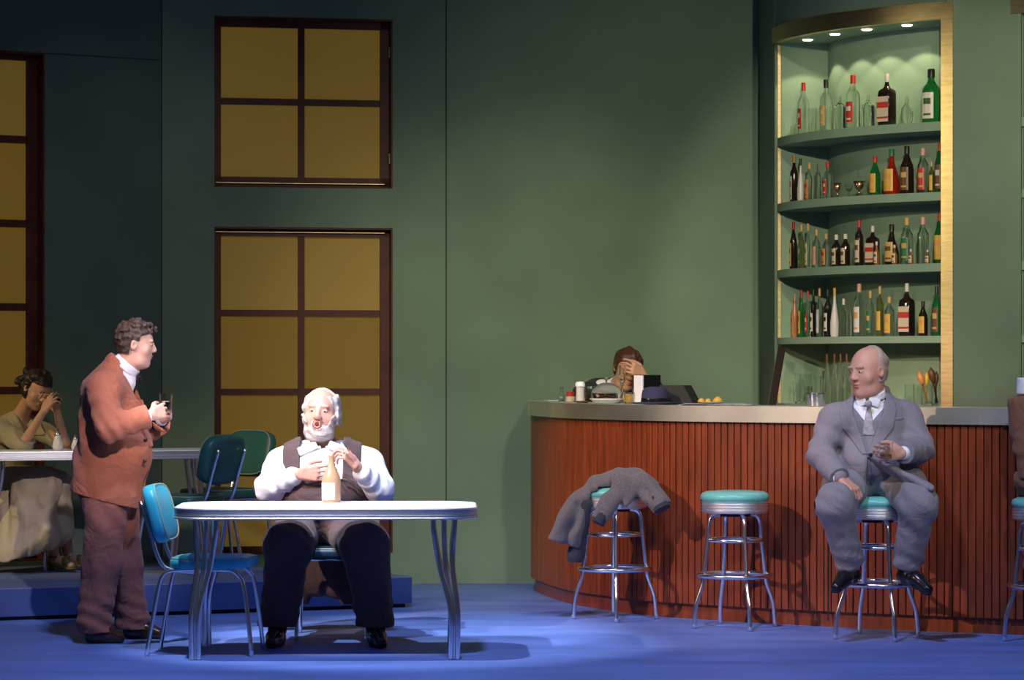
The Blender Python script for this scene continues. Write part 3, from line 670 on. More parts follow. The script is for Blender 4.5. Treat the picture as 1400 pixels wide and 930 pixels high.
mb = MB(); mb.lathe([(0, .10), (.032, .10), (.032, .118), (.024, .13), (0, .134)], 18); mb.obj('cap', 'laminate', g, auto=40)
p = cpt(807, .24); g = empty('canister', p); tag(g, 'glass canister with metal rim behind the white shaker', 'canister')
mb = MB(); mb.lathe([(0, 0.0008), (.038, 0.0008), (.038, .095), (.034, .095), (.034, .006), (0, .006)], 22); mb.obj('canister_body', 'glass', g, auto=40)
mb = MB(); mb.lathe([(.0385, .085), (.041, .085), (.041, .1), (.033, .1), (.033, .096), (.0385, .096)], 22); mb.obj('rim', 'chrome', g, auto=40)
p = cpt(760, .06); 
mb = MB()
def paper(nm, label, p, rz, w_, d_, m, n=1):
    root = empty(nm, p+Vector((0, 0, 0.0008)), rz); tag(root, label, 'paper')
    for k in range(n):
        mb = MB(); mb.box((0.01*k, 0.008*(k % 2), 0.002+0.003*k), (w_, d_, 0.002), rz=0.1*k); mb.obj('paper_sheet', m, root)
paper('napkins', 'white paper lying at the left end of the counter', cpt(756, .10), 0.3, 0.10, 0.09, 'laminate', 2)
M['newsprint'] = mat('newsprint', (0.42, 0.41, 0.38), 0.8, var=0.35, vscale=30)
paper('newspaper', 'folded newspaper under the plate of pastries', cpt(972, .16), -0.25, 0.36, 0.2, 'newsprint', 3)
paper('newspaper', 'loose newspaper sheet right of the plate of pastries', cpt(1012, .14), -0.5, 0.16, 0.14, 'newsprint', 2)
# dark saucer
p = cpt(796, .05); g = empty('saucer', p+Vector((0, 0, .0008))); tag(g, 'dark saucer in front of the white shaker', 'saucer')
mb = MB(); mb.lathe([(0, 0), (.03, 0), (.055, .010), (.055, .013), (.03, .005), (0, .004)], 24); mb.obj('saucer_dish', 'p_brown', g, smooth=True)
# cake dome
p = cpt(829, .17); g = empty('cake_stand', p+Vector((0, 0, .0008))); tag(g, 'glass cake dome over a pale dish on the counter', 'cake dome')
mb = MB(); mb.lathe([(0, 0), (.075, 0), (.10, .022), (.105, .024), (.105, .028), (.07, .02), (0, .02)], 30); mb.obj('dish', 'laminate', g, smooth=True)
mb = MB(); mb.lathe([(.096, .030), (.098, .05), (.088, .085), (.062, .112), (.025, .126), (0, .128), (0, .1265), (.025, .1245), (.061, .1105), (.0865, .084), (.0965, .05), (.0945, .030)], 30); mb.obj('dome', 'clear_thin', g, smooth=True)
mb = MB(); mb.lathe([(0, .127), (.006, .13), (.006, .138), (.014, .148), (.012, .158), (0, .163)], 16); mb.obj('knob', 'glass', g, smooth=True)
mb = MB(); mb.lathe([(0, .0205), (.05, .0205), (.055, .032), (.03, .045), (0, .048)], 24); mb.obj('cake', 'p_brown', g, smooth=True)
p = cpt(851, .30); tumbler('wine_glass', p+Vector((0, 0, .0008)), 0.235, .03, .022, 'slim stemmed glass behind the cake dome', 'glass', stem=True, drink=None)
p = cpt(860, .15); tumbler('juice_glass', p+Vector((0, 0, .0008)), 0.07, .028, .034, 'glass of yellow juice between cake dome and napkin dispenser', 'glass', drink='p_yellow', dh=0.85)
# napkin dispenser
p = cpt(884, .24); g = empty('napkin_dispenser', p, math.radians(28)); tag(g, 'black napkin dispenser with white napkins behind the hat', 'napkin dispenser')
mb = MB(); mb.box((0.012, 0, .09), (.12, .11, .176), bev=.006); mb.obj('dispenser_case', 'glass_black', g)
mb = MB(); mb.box((-.054, 0, .09), (.014, .096, .168), bev=.003); mb.obj('napkin_stack', 'laminate', g)
# dark wedge case
p = cpt(928, .31); g = empty('menu_case', p, math.radians(-25)); tag(g, 'black wedge shaped case on the counter right of the hat', 'case')
mb = MB(); o2 = [(-.10, .0008), (.12, .0008), (.055, .115), (-.10, .115)]
mb.add([(x, -.06, z) for x, z in o2]+[(x, .07, z) for x, z in o2], [[0, 1, 2, 3], [7, 6, 5, 4], [0, 4, 5, 1], [1, 5, 6, 2], [2, 6, 7, 3], [3, 7, 4, 0]]); mb.obj('case_body', 'rubber', g)
# hat
M['navy_felt'] = mat('navy_felt', (0.035, 0.03, 0.075), 0.9, bump=0.1, bscale=200)
p = cpt(896, .11); g = empty('fedora_hat', p+Vector((0, 0, .0008)), 0.2); tag(g, 'dark navy fedora lying on the counter', 'hat')
mb = MB(); n = 40; prof = [(.078, .012), (.10, .006), (.130, .004), (.138, .010), (.139, .013), (.13, .0085), (.10, .011), (.082, .018)]
for q in (0,): mb.lathe(prof+[prof[0]], n, flat=.82)
mb.obj('brim', 'navy_felt', g, smooth=True)
mb = MB(); vs = []; rows = [(.083, .012), (.084, .03), (.082, .06), (.077, .085), (.066, .102), (.045, .108), (.02, .100), (0.002, .096)]
for r_, z in rows:
    for k in range(n):
        a = 2*pi*k/n; pinch = 1-0.16*max(0, math.cos(a))**2*(z/.1); x = r_*math.cos(a); y = r_*math.sin(a)*.82*pinch
        zz = z-(0.016*math.exp(-(y/.02)**2) if z > .09 else 0); vs.append((x, y, zz))
fs = [[i*n+k, i*n+(k+1) % n, (i+1)*n+(k+1) % n, (i+1)*n+k] for i in range(len(rows)-1) for k in range(n)]+[[(len(rows)-1)*n+k for k in range(n)]]
mb.add(vs, fs); mb.obj('crown', 'navy_felt', g, smooth=True)
mb = MB(); mb.lathe([(.0845, .014), (.0862, .016), (.0858, .036), (.084, .038)], n, flat=.82); mb.obj('hat_band', 'glass_black', g, smooth=True)
# plate with pastries
p = cpt(972, .16)+Vector((0, 0, .0115)); g = empty('plate', p); tag(g, 'small plate of yellow pastries on the newspaper', 'plate')
mb = MB(); mb.lathe([(0, 0), (.05, 0), (.075, .007), (.075, .009), (.048, .003), (0, .003)], 26); mb.obj('plate_dish', 'p_silver', g, smooth=True)
for k, (dx, dz, r_) in enumerate(((-.06, 0, .024), (-.02, 0, .022), (.038, 0, .032))):
    q = p+Vector((dx, -.005+.01*k, .0035)); o = MB(); o.lathe([(0, 0), (r_*.8, .001), (r_, r_*.35), (r_*.7, r_*.8), (r_*.25, r_*1.1), (0, r_*1.15)], 18)
    oo = o.obj('pastry', 'p_yellow', smooth=True); oo.location = q; tag(oo, ['yellow pastry at the left rim of the plate', 'yellow pastry in the middle of the plate', 'largest yellow pastry at the right of the plate'][k], 'pastry', 'pastries on the plate')
# front table: bottle, and shakers on the rear table
def wine_bottle():
    p = W(453, 684.5, 15.45); p.z = 0.7705
    g = empty('wine_bottle', p); tag(g, 'frosted tan bottle with white label on the white table', 'bottle')
    mb = MB(); mb.lathe([(0, 0), (.046, 0), (.05, .005), (.0505, .11), (.046, .135), (.033, .165), (.019, .195), (.0145, .215), (.014, .238), (.0165, .24), (.0165, .25), (0, .252)], 26)
    mb.obj('bottle_body', M_tan, g, smooth=True)
    mb = MB(); A_ = []; B_ = []
    for k in range(13):
        a = math.radians(-165+k*8.3); A_.append((.0515*math.cos(a), .0515*math.sin(a), .016)); B_.append((.0515*math.cos(a), .0515*math.sin(a), .105))
    mb.strip(A_, B_); mb.obj('paper_label', 'laminate', g, smooth=True)
M_tan = mat('tan_frosted_glass', (0.5, 0.3, 0.17), 0.25, trans=0.15)
wine_bottle()
for k, (px, dz) in enumerate(((79, 0), (103, -0.02))):
    Z_ = 18.3; p = W(px, 612, Z_); p.z = 0.9605
    g = empty('sugar_pourer', p); tag(g, ['glass sugar pourer with chrome spout on the rear table', 'small glass shaker just left of the man in rust suit'][k], 'shaker')
    s_ = 1-0.25*k
    mb = MB(); mb.lathe([(0, 0), (.026*s_, 0), (.034*s_, .02*s_), (.032*s_, .05*s_), (.020*s_, .085*s_), (.018*s_, .09*s_), (0, .09*s_)], 20); mb.obj('pourer_body', 'ceramic', g, smooth=True)
    mb = MB(); mb.lathe([(.019*s_, .088*s_), (.021*s_, .09*s_), (.019*s_, .105*s_), (.008*s_, .115*s_), (.006*s_, .135*s_), (0, .136*s_)], 16); mb.obj('spout', 'chrome', g, smooth=True)

# ------------------------------------------------------------------ figures: smooth implicit bodies turned into meshes
V = lambda *a: np.array(a, dtype=np.float64)
def nrm(v): v = np.asarray(v, float); return v/np.linalg.norm(v)
def Wn(px, py, Z): return V((px-700)*Z/F, Z, EYE-(py-HOR)*Z/F)
class Field:
    def __init__(s, lo, hi, h):
        s.lo = np.array(lo, float); s.h = h; s.n = np.ceil((np.array(hi)-s.lo)/h).astype(int)+1
        s.a = np.full(s.n, 0.15, np.float32)
        s.ax = [(s.lo[i]+h*np.arange(s.n[i])).astype(np.float32) for i in range(3)]
    def like(s): f = Field.__new__(Field); f.lo = s.lo; f.h = s.h; f.n = s.n; f.ax = s.ax; f.a = s.a.copy(); return f
    def win(s, lo, hi):
        i0 = np.clip(np.floor((np.array(lo)-s.lo)/s.h).astype(int), 0, s.n); i1 = np.clip(np.ceil((np.array(hi)-s.lo)/s.h).astype(int)+1, 0, s.n)
        sl = tuple(slice(a, b) for a, b in zip(i0, i1)); X = s.ax[0][sl[0]][:, None, None]; Y = s.ax[1][sl[1]][None, :, None]; Z = s.ax[2][sl[2]][None, None, :]
        return sl, X, Y, Z
    def comb(s, sl, d, k, op):
        a = s.a[sl]
        if a.size == 0: return
        if op == 'u':
            if k > 0: h = np.clip(0.5+0.5*(a-d)/k, 0, 1); s.a[sl] = a*(1-h)+d*h-k*h*(1-h)
            else: s.a[sl] = np.minimum(a, d)
        else:  # subtract
            d = -d
            if k > 0: h = np.clip(0.5-0.5*(a-d)/k, 0, 1); s.a[sl] = a*(1-h)+d*h+k*h*(1-h)
            else: s.a[sl] = np.maximum(a, d)
    def cap(s, a, b, ra, rb, k=0.02, op='u', flat=None):   # flat = (axis, factor)
        a = np.asarray(a, float); b = np.asarray(b, float); R = max(ra, rb)*(max(1, flat[1]) if flat else 1)+max(k, 0.01)+0.03
        sl, X, Y, Z = s.win(np.minimum(a, b)-R, np.maximum(a, b)+R)
        ba = b-a; L2 = max(ba.dot(ba), 1e-9); x, y, z = X-a[0], Y-a[1], Z-a[2]
        t = np.clip((x*ba[0]+y*ba[1]+z*ba[2])/L2, 0, 1); vx, vy, vz = x-t*ba[0], y-t*ba[1], z-t*ba[2]
        q = vx*vx+vy*vy+vz*vz
        if flat:
            w_ = nrm(flat[0]); vw = vx*w_[0]+vy*w_[1]+vz*w_[2]; q = q-vw*vw+(vw/flat[1])**2
        s.comb(sl, np.sqrt(q)-(ra+t*(rb-ra)), k, op); return s
    def ell(s, c, r, A=None, k=0.02, op='u'):
        c = np.asarray(c, float); r = np.asarray(r, float); A = np.eye(3) if A is None else np.array(A, float)
        R = r.max()+max(k, 0.01)+0.03; sl, X, Y, Z = s.win(c-R, c+R); x, y, z = X-c[0], Y-c[1], Z-c[2]
        q = [(x*A[i][0]+y*A[i][1]+z*A[i][2]) for i in range(3)]
        k0 = np.sqrt(sum((q[i]/r[i])**2 for i in range(3))); k1 = np.sqrt(sum((q[i]/r[i]**2)**2 for i in range(3)))+1e-6
        s.comb(sl, k0*(k0-1)/k1, k, op); return s
    def box(s, c, r, A, rd=0.01, k=0.01, op='u'):
        c = np.asarray(c, float); R = np.linalg.norm(r)+max(k, .01)+0.03; sl, X, Y, Z = s.win(c-R, c+R); x, y, z = X-c[0], Y-c[1], Z-c[2]
        q = [np.abs(x*A[i][0]+y*A[i][1]+z*A[i][2])-(r[i]-rd) for i in range(3)]
        d = np.sqrt(sum(np.maximum(u, 0)**2 for u in q))+np.minimum(np.maximum(np.maximum(q[0], q[1]), q[2]), 0)-rd
        s.comb(sl, d, k, op); return s
    def loc(s, o, A):
        X, Y, Z = s.ax[0][:, None, None]-np.float32(o[0]), s.ax[1][None, :, None]-np.float32(o[1]), s.ax[2][None, None, :]-np.float32(o[2])
        return [X*np.float32(A[i][0])+Y*np.float32(A[i][1])+Z*np.float32(A[i][2]) for i in range(3)]
    def cut(s, p, n, k=0.004):   # remove the side n points to
        n = nrm(n); d = s.loc(p, [n, n, n])[0]; s.a = np.maximum(s.a, d); return s
    def keep(s, d): s.a = np.maximum(s.a, d); return s      # intersect with region d<0
    def folds(s, amp, f=1.0, seed=0, dirv=None):
        r = np.random.RandomState(seed); X, Y, Z = s.ax[0][:, None, None], s.ax[1][None, :, None], s.ax[2][None, None, :]
        m = np.abs(s.a) < 0.03; t = np.zeros_like(s.a)
        for q in range(6):
            v = nrm(r.randn(3)+(np.array(dirv)*1.6 if dirv is not None else 0))*(22+14*q)*f; ph = r.rand()*6.28
            t += np.sin(X*v[0]+Y*v[1]+Z*v[2]+ph+1.2*np.sin(X*9+Z*7+Y*8+q))/(1+0.5*q)
        s.a = np.where(m, s.a+amp*t*0.5, s.a); return s
    def wr(s, c, R, d, freq, amp, seed=0):   # local creases across direction d around point c
        c = np.asarray(c, float); sl, X, Y, Z = s.win(c-R, c+R); x, y, z = X-c[0], Y-c[1], Z-c[2]; d = nrm(d); r = np.random.RandomState(seed)
        e = nrm(np.cross(d, r.randn(3))); u = x*d[0]+y*d[1]+z*d[2]; v = x*e[0]+y*e[1]+z*e[2]
        g = np.clip(1-(x*x+y*y+z*z)/R**2, 0, 1)**1.5
        s.a[sl] = s.a[sl]+amp*g*np.sin(u*freq+2.2*np.sin(v*14+seed)+seed); return s
    def mesh(s, name, origin=(0, 0, 0), smooth=1):
        a = s.a; S = a < 0; s8 = [S[i:S.shape[0]-1+i, j:S.shape[1]-1+j, k:S.shape[2]-1+k] for i in (0, 1) for j in (0, 1) for k in (0, 1)]
        c = np.zeros(s8[0].shape, np.int8)
        for q in s8: c += q
        act = (c > 0) & (c < 8); cells = np.argwhere(act); N = len(cells)
        if N == 0: return bpy.data.meshes.new(name)
        idx = np.full(act.shape, -1, np.int32); idx[act] = np.arange(N, dtype=np.int32)
        corners = [(i, j, k) for i in (0, 1) for j in (0, 1) for k in (0, 1)]
        vals = {co: a[cells[:, 0]+co[0], cells[:, 1]+co[1], cells[:, 2]+co[2]] for co in corners}
        acc = np.zeros((N, 3)); cnt = np.zeros(N)
        for ca in corners:
            for axx in range(3):
                if ca[axx]: continue
                cb = list(ca); cb[axx] = 1; cb = tuple(cb); va, vb = vals[ca], vals[cb]; m = (va < 0) != (vb < 0); t = va[m]/(va[m]-vb[m])
                p = np.tile(np.array(ca, float), (m.sum(), 1)); p[:, axx] += t; acc[m] += p; cnt[m] += 1
        vs = s.lo+s.h*(cells+acc/cnt[:, None])
        quads = []
        for axx in range(3):
            o1, o2 = (axx+1) % 3, (axx+2) % 3
            sa = [slice(None)]*3; sb = [slice(None)]*3; sa[axx] = slice(0, -1); sb[axx] = slice(1, None)
            A_, B_ = S[tuple(sa)], S[tuple(sb)]
            e = np.argwhere(A_ != B_)
            e = e[(e[:, o1] > 0) & (e[:, o2] > 0) & (e[:, o1] < S.shape[o1]-1) & (e[:, o2] < S.shape[o2]-1)]
            ins = S[e[:, 0], e[:, 1], e[:, 2]]
            def g(d1, d2): q = e.copy(); q[:, o1] += d1; q[:, o2] += d2; return idx[q[:, 0], q[:, 1], q[:, 2]]
            Q = np.stack([g(-1, -1), g(0, -1), g(0, 0), g(-1, 0)], 1); Q[~ins] = Q[~ins][:, ::-1]; quads.append(Q)
        Q = np.concatenate(quads)
        if smooth:
            for _ in range(smooth):
                sm = np.zeros_like(vs); ct = np.zeros(N)
                for a_, b_ in ((0, 1), (1, 2), (2, 3), (3, 0)):
                    for u, v in ((a_, b_), (b_, a_)):
                        for d_ in range(3): sm[:, d_] += np.bincount(Q[:, u], vs[Q[:, v], d_], N)
                        ct += np.bincount(Q[:, u], minlength=N)
                vs = vs*0.5+0.5*sm/np.maximum(ct, 1)[:, None]
        me = bpy.data.meshes.new(name); me.vertices.add(N); me.vertices.foreach_set('co', (vs-np.asarray(origin, float)).astype(np.float32).ravel())
        me.loops.add(len(Q)*4); me.loops.foreach_set('vertex_index', Q.astype(np.int32).ravel()); me.polygons.add(len(Q)); me.polygons.foreach_set('loop_start', np.arange(0, len(Q)*4, 4, dtype=np.int32))
        me.update(calc_edges=True); me.validate(); me.shade_smooth(); return me

def frame(f, u):    # rows: right, forward, up
    f = nrm(f); u = np.asarray(u, float); r = nrm(np.cross(f, u)); u = np.cross(r, f); return np.array([r, f, u])
class Head:
    def __init__(s, c, f, u, sc=1.0): s.c = np.array(c, float); s.A = frame(f, u); s.s = sc
    def p(s, x, y, z): return s.c+s.s*(s.A[0]*x+s.A[1]*y+s.A[2]*z)
    def r(s, *a): return [q*s.s for q in a]
def head_prims(Fd, H, mouth='shut', plump=0.0, neck=None, neck_r=0.058):
    e = lambda x, y, z, r, k=0.02, op='u': Fd.ell(H.p(x, y, z), H.r(*r), H.A, k*H.s, op)
    e(0, -.012, .035, (.076, .097, .084)); e(0, .018, -.02, (.064+plump*.5, .076, .092), .03)
    e(0, .03, -.078, (.05+plump, .05, .038), .03); e(0, .068, -.1, (.022, .018, .018), .02)
    if plump: e(0, .02, -.1, (.055+plump, .055, .035), .03)
    for q in (-1, 1):
        e(q*.042, .055, -.028, (.024+plump*.5, .022, .028), .02)
        e(q*.033, .098, .010, (.016, .012, .010), .010, 's')
        e(q*.028, .083, .030, (.024, .010, .007), .010)
        e(q*.031, .0765, .010, (.0155, .0125, .009), .004)
        e(q*.077, -.012, -.004, (.010, .019, .031), .006); e(q*.083, -.006, -.002, (.006, .009, .016), .004, 's')
        e(q*.012, .099, -.026, (.009, .010, .008), .006)
    Fd.cap(H.p(0, .086, .022), H.p(0, .106, -.020), .008*H.s, .0125*H.s, .010*H.s)
    if mouth == 'open':
        e(0, .094, -.060, (.019, .013, .019), .008); e(0, .106, -.060, (.0115, .022, .013), .004, 's')
    else:
        e(0, .089, -.053, (.021, .011, .006), .008); e(0, .087, -.065, (.018, .011, .006), .006); Fd.box(H.p(0, .102, -.0585), H.r(.022, .012, .0014), H.A, .001, .004, 's')
    if neck is not None: Fd.cap(H.p(0, -.022, -.06), neck, (neck_r-.004)*1.0, neck_r*1.1, .03)
def eyes(H, body, org, iris='p_brown', look=(0, 1, 0), brows=None):
    for q in (-1, 1):
        mb = MB(); c = H.p(q*.031, .0795, .0085)-org; A = H.A
        def ball(cc, rr, sx, sy, sz):
            vs = []; fs = []; n = 10
            for i in range(n+1):
                for j in range(n*2):
                    t, ph = pi*i/n, pi*j/n; l = (math.sin(t)*math.cos(ph)*sx*rr, math.sin(t)*math.sin(ph)*sy*rr, math.cos(t)*sz*rr); vs.append(cc+A[0]*l[0]+A[1]*l[1]+A[2]*l[2])
            for i in range(n):
                for j in range(n*2): fs.append([i*2*n+j, i*2*n+(j+1) % (2*n), (i+1)*2*n+(j+1) % (2*n), (i+1)*2*n+j])
            return vs, fs
        v, f = ball(c, .0105*H.s, 1.15, 1.05, .62); mb.add(v, f); o = mb.obj('eye', 'p_white', body, smooth=True)
        lk = A[0]*look[0]+A[1]*look[1]+A[2]*look[2]; mb = MB(); v, f = ball(c+nrm(lk)*.0065*H.s, .0062*H.s, 1, 1, .85); mb.add(v, f); mb.obj('iris', iris, o, smooth=True)
def patch(Fd, grow, region, name, org, m, parent, label=None):
    g = Fd.like(); g.a = g.a-np.float32(grow); g.keep(region); o = link_mesh(name, g.mesh(name, org, 1), m, parent)
    if label: o['label'] = label
    return o
def hand(Fd, wr, d, n, side, curl=(25, 35, 25), sc=1.0, thumb=0.6, spread=1.0, curls=None):
    d = nrm(d); n = np.asarray(n, float); n = nrm(n-d*n.dot(d)); t = side*np.cross(d, n)
    wr = np.asarray(wr, float); K = []
    offs = (.033, .011, -.011, -.030); kl = (.090, .093, .088, .079)
    for o_, l in zip(offs, kl):
        b = wr+d*l*sc+t*o_*sc*spread; K.append(b); Fd.cap(wr+d*.012*sc+t*o_*.55*sc, b, .0155*sc, .0115*sc, .012)
    ln = ((.043, .026, .021), (.047, .030, .023), (.043, .027, .022), (.034, .021, .019)); rr = ((.0096, .0088, .0078), (.0098, .009, .0078), (.0094, .0084, .0074), (.0084, .0076, .0068))
    for q in range(4):
        p = K[q]; th = 0; cu = curls[q] if curls else curl; fan = nrm(d+t*(0.10*(1.2-q*0.8))*spread)
        for j in range(3):
            th += math.radians(cu[j]); dv = fan*math.cos(th)+n*math.sin(th); e = p+dv*ln[q][j]*sc; Fd.cap(p, e, rr[q][j]*sc*1.04, rr[q][min(j+1, 2)]*sc, .0025 if j else .005); p = e
    b = wr+d*.022*sc+t*.024*sc; m1 = b+nrm(d*.75+t*.75+n*.25)*.040*sc; m2 = m1+nrm(d*(1-.2*thumb)+t*(.35-.5*thumb)+n*(.2+.9*thumb))*.033*sc; m3 = m2+nrm(d*(1-.1*thumb)+t*(.1-.7*thumb)+n*(.1+.9*thumb))*.027*sc
    Fd.cap(b, m1, .0165*sc, .013*sc, .012); Fd.cap(m1, m2, .012*sc, .0105*sc, .003); Fd.cap(m2, m3, .0105*sc, .009*sc, .002)
    return K
def body_arm(Fd, sh, el, wr, r=(.050, .040, .026), k=.02, infl=0):
    Fd.cap(sh, el, r[0]+infl, r[1]+infl, k); Fd.cap(el, wr, r[1]+infl, r[2]+infl, k)
def foot(Fd, ank, toe, infl=0.0, sole=True):   # ank: ankle joint, toe: tip direction point
    ank = np.asarray(ank, float); toe = np.asarray(toe, float)
    d = toe-ank; Fd.cap(ank+V(0, 0, -.025), toe*0.55+ank*.45+V(0, 0, .0), .030+infl, .026+infl, .015); Fd.cap(toe*.5+ank*.5, toe, .028+infl, .020+infl, .02)
SKIN = {}
def skin(name, col, red=0.0):
    m = mat(name, col, 0.5, sss=0.08, var=0.06, vscale=25); return m
def cloth(name, col, rough=0.85, stripe=None, var=0.08, sheen=0.1, crease=0.36):
    m = mat(name, col, rough, bump=0.12, bscale=260, sheen=sheen)
    nt = m.node_tree; N = nt.nodes; L = nt.links; b = N['Principled BSDF']
    tc = N.new('ShaderNodeTexCoord'); n = N.new('ShaderNodeTexNoise'); n.inputs['Scale'].default_value = 7; n.inputs['Detail'].default_value = 8; L.new(tc.outputs['Object'], n.inputs[0])
    r = N.new('ShaderNodeMapRange'); r.inputs[1].default_value = .3; r.inputs[2].default_value = .7; r.inputs[3].default_value = 1-var; r.inputs[4].default_value = 1+var; L.new(n.outputs[0], r.inputs[0])
    mx = N.new('ShaderNodeVectorMath'); mx.operation = 'SCALE'; mx.inputs[0].default_value = col; L.new(r.outputs[0], mx.inputs['Scale'])
    out = mx.outputs[0]
    if stripe:
        ax_, fr_, fac = stripe; sp = N.new('ShaderNodeSeparateXYZ'); L.new(tc.outputs['Object'], sp.inputs[0]); mu = N.new('ShaderNodeMath'); mu.operation = 'MULTIPLY'; mu.inputs[1].default_value = fr_; L.new(sp.outputs[ax_], mu.inputs[0])
        s_ = N.new('ShaderNodeMath'); s_.operation = 'SINE'; L.new(mu.outputs[0], s_.inputs[0]); rr = N.new('ShaderNodeMapRange'); rr.inputs[1].default_value = .75; rr.inputs[2].default_value = 1; rr.inputs[3].default_value = 1; rr.inputs[4].default_value = fac; L.new(s_.outputs[0], rr.inputs[0])
        m2 = N.new('ShaderNodeVectorMath'); m2.operation = 'SCALE'; L.new(out, m2.inputs[0]); L.new(rr.outputs[0], m2.inputs['Scale']); out = m2.outputs[0]
    L.new(out, b.inputs['Base Color'])
    bp0 = [x for x in N if x.type == 'BUMP'][0]; nz = N.new('ShaderNodeTexNoise'); nz.inputs['Scale'].default_value = 7; nz.inputs['Detail'].default_value = 2; nz.inputs['Distortion'].default_value = 1.6; L.new(tc.outputs['Object'], nz.inputs[0])
    b2 = N.new('ShaderNodeBump'); b2.inputs['Strength'].default_value = crease; b2.inputs['Distance'].default_value = 0.045; L.new(nz.outputs[0], b2.inputs['Height']); L.new(b2.outputs[0], bp0.inputs['Normal']); return m
def hair_mesh(H, h, grow, region_fn, name, org, m, parent, amp=.006, freq=70, seed=0, extra=None, stretch=(1, 1, 1), smooth=1):
    R = .16*H.s; Fd = Field(H.c-R-.03, H.c+R+.03, h)
    Fd.ell(H.p(0, -.014, .036), H.r(.078+grow, .098+grow, .086+grow), H.A, 0); Fd.ell(H.p(0, -.02, -.02), H.r(.070+grow*.8, .075+grow, .085), H.A, .02)
    if extra: extra(Fd)
    l = Fd.loc(H.c, H.A); l = [q/H.s for q in l]
    r = np.random.RandomState(seed); t = 0
    for q in range(5):
        v = nrm(r.randn(3)*np.array(stretch))*freq*(1+.5*q); t = t+np.sin(l[0]*v[0]+l[1]*v[1]+l[2]*v[2]+r.rand()*6+1.5*np.sin(l[0]*31+l[2]*27+l[1]*23+q))/(1+.4*q)
    Fd.a = Fd.a+np.float32(amp)*t*.6; Fd.keep(region_fn(*l)*H.s)
    return link_mesh(name, Fd.mesh(name, org, smooth), m, parent)
def shoe_pair(parent, org, shoes, m, h=.005, heel=.0):
    for (ank, toe, bottom) in shoes:
        ank = np.asarray(ank, float); toe = np.asarray(toe, float); lo = np.minimum(ank, toe)-.12; hi = np.maximum(ank, toe)+.12
        Fd = Field(lo, hi, h); d = toe-ank; dh = nrm(V(d[0], d[1], 0)); up = V(0, 0, 1) if bottom is None else nrm(bottom[1])
        a0 = ank-dh*.035
        Fd.cap(ank+up*.02, ank-up*.035, .040, .043, .02); Fd.cap(ank-up*.035-dh*.02, toe*.45+ank*.55-up*.01, .038, .040, .03); Fd.cap(ank*.5+toe*.5, toe, .041, .031, .03)
        Fd.cut(ank+up*.045, up)
        bz = bottom[0] if bottom is not None else None
        if bz is not None: Fd.cut(bz, -up)
        o = link_mesh('shoe', Fd.mesh('shoe', org, 1), m, parent)
        # sole
        G = Fd.like(); G.a = G.a-np.float32(.004); l = G.loc(bz if bz is not None else toe, [up, up, up])[0]; G.keep(np.abs(l-.0075)-.0075); s_ = link_mesh('sole', G.mesh('sole', org, 0), 'rubber', o)

M['skin_fair'] = skin('fair_skin', (0.62, 0.36, 0.27)); M['skin_ruddy'] = skin('ruddy_skin', (0.58, 0.30, 0.22)); M['skin_tan'] = skin('tan_skin', (0.5, 0.27, 0.17))
M['lip'] = mat('lip', (0.42, 0.12, 0.10), 0.45); M['mouth'] = mat('mouth_interior', (0.10, 0.01, 0.01), 0.5)
M['shoe_black'] = mat('black_polished_leather', (0.01, 0.01, 0.012), 0.22, coat=.4); M['shoe_brown'] = mat('brown_leather', (0.05, 0.018, 0.010), 0.25, coat=.3)
M['shirt_white'] = cloth('white_cotton', (0.80, 0.80, 0.84), var=.02, crease=.2); M['button'] = mat('brown_button', (0.08, 0.03, 0.02), 0.4)

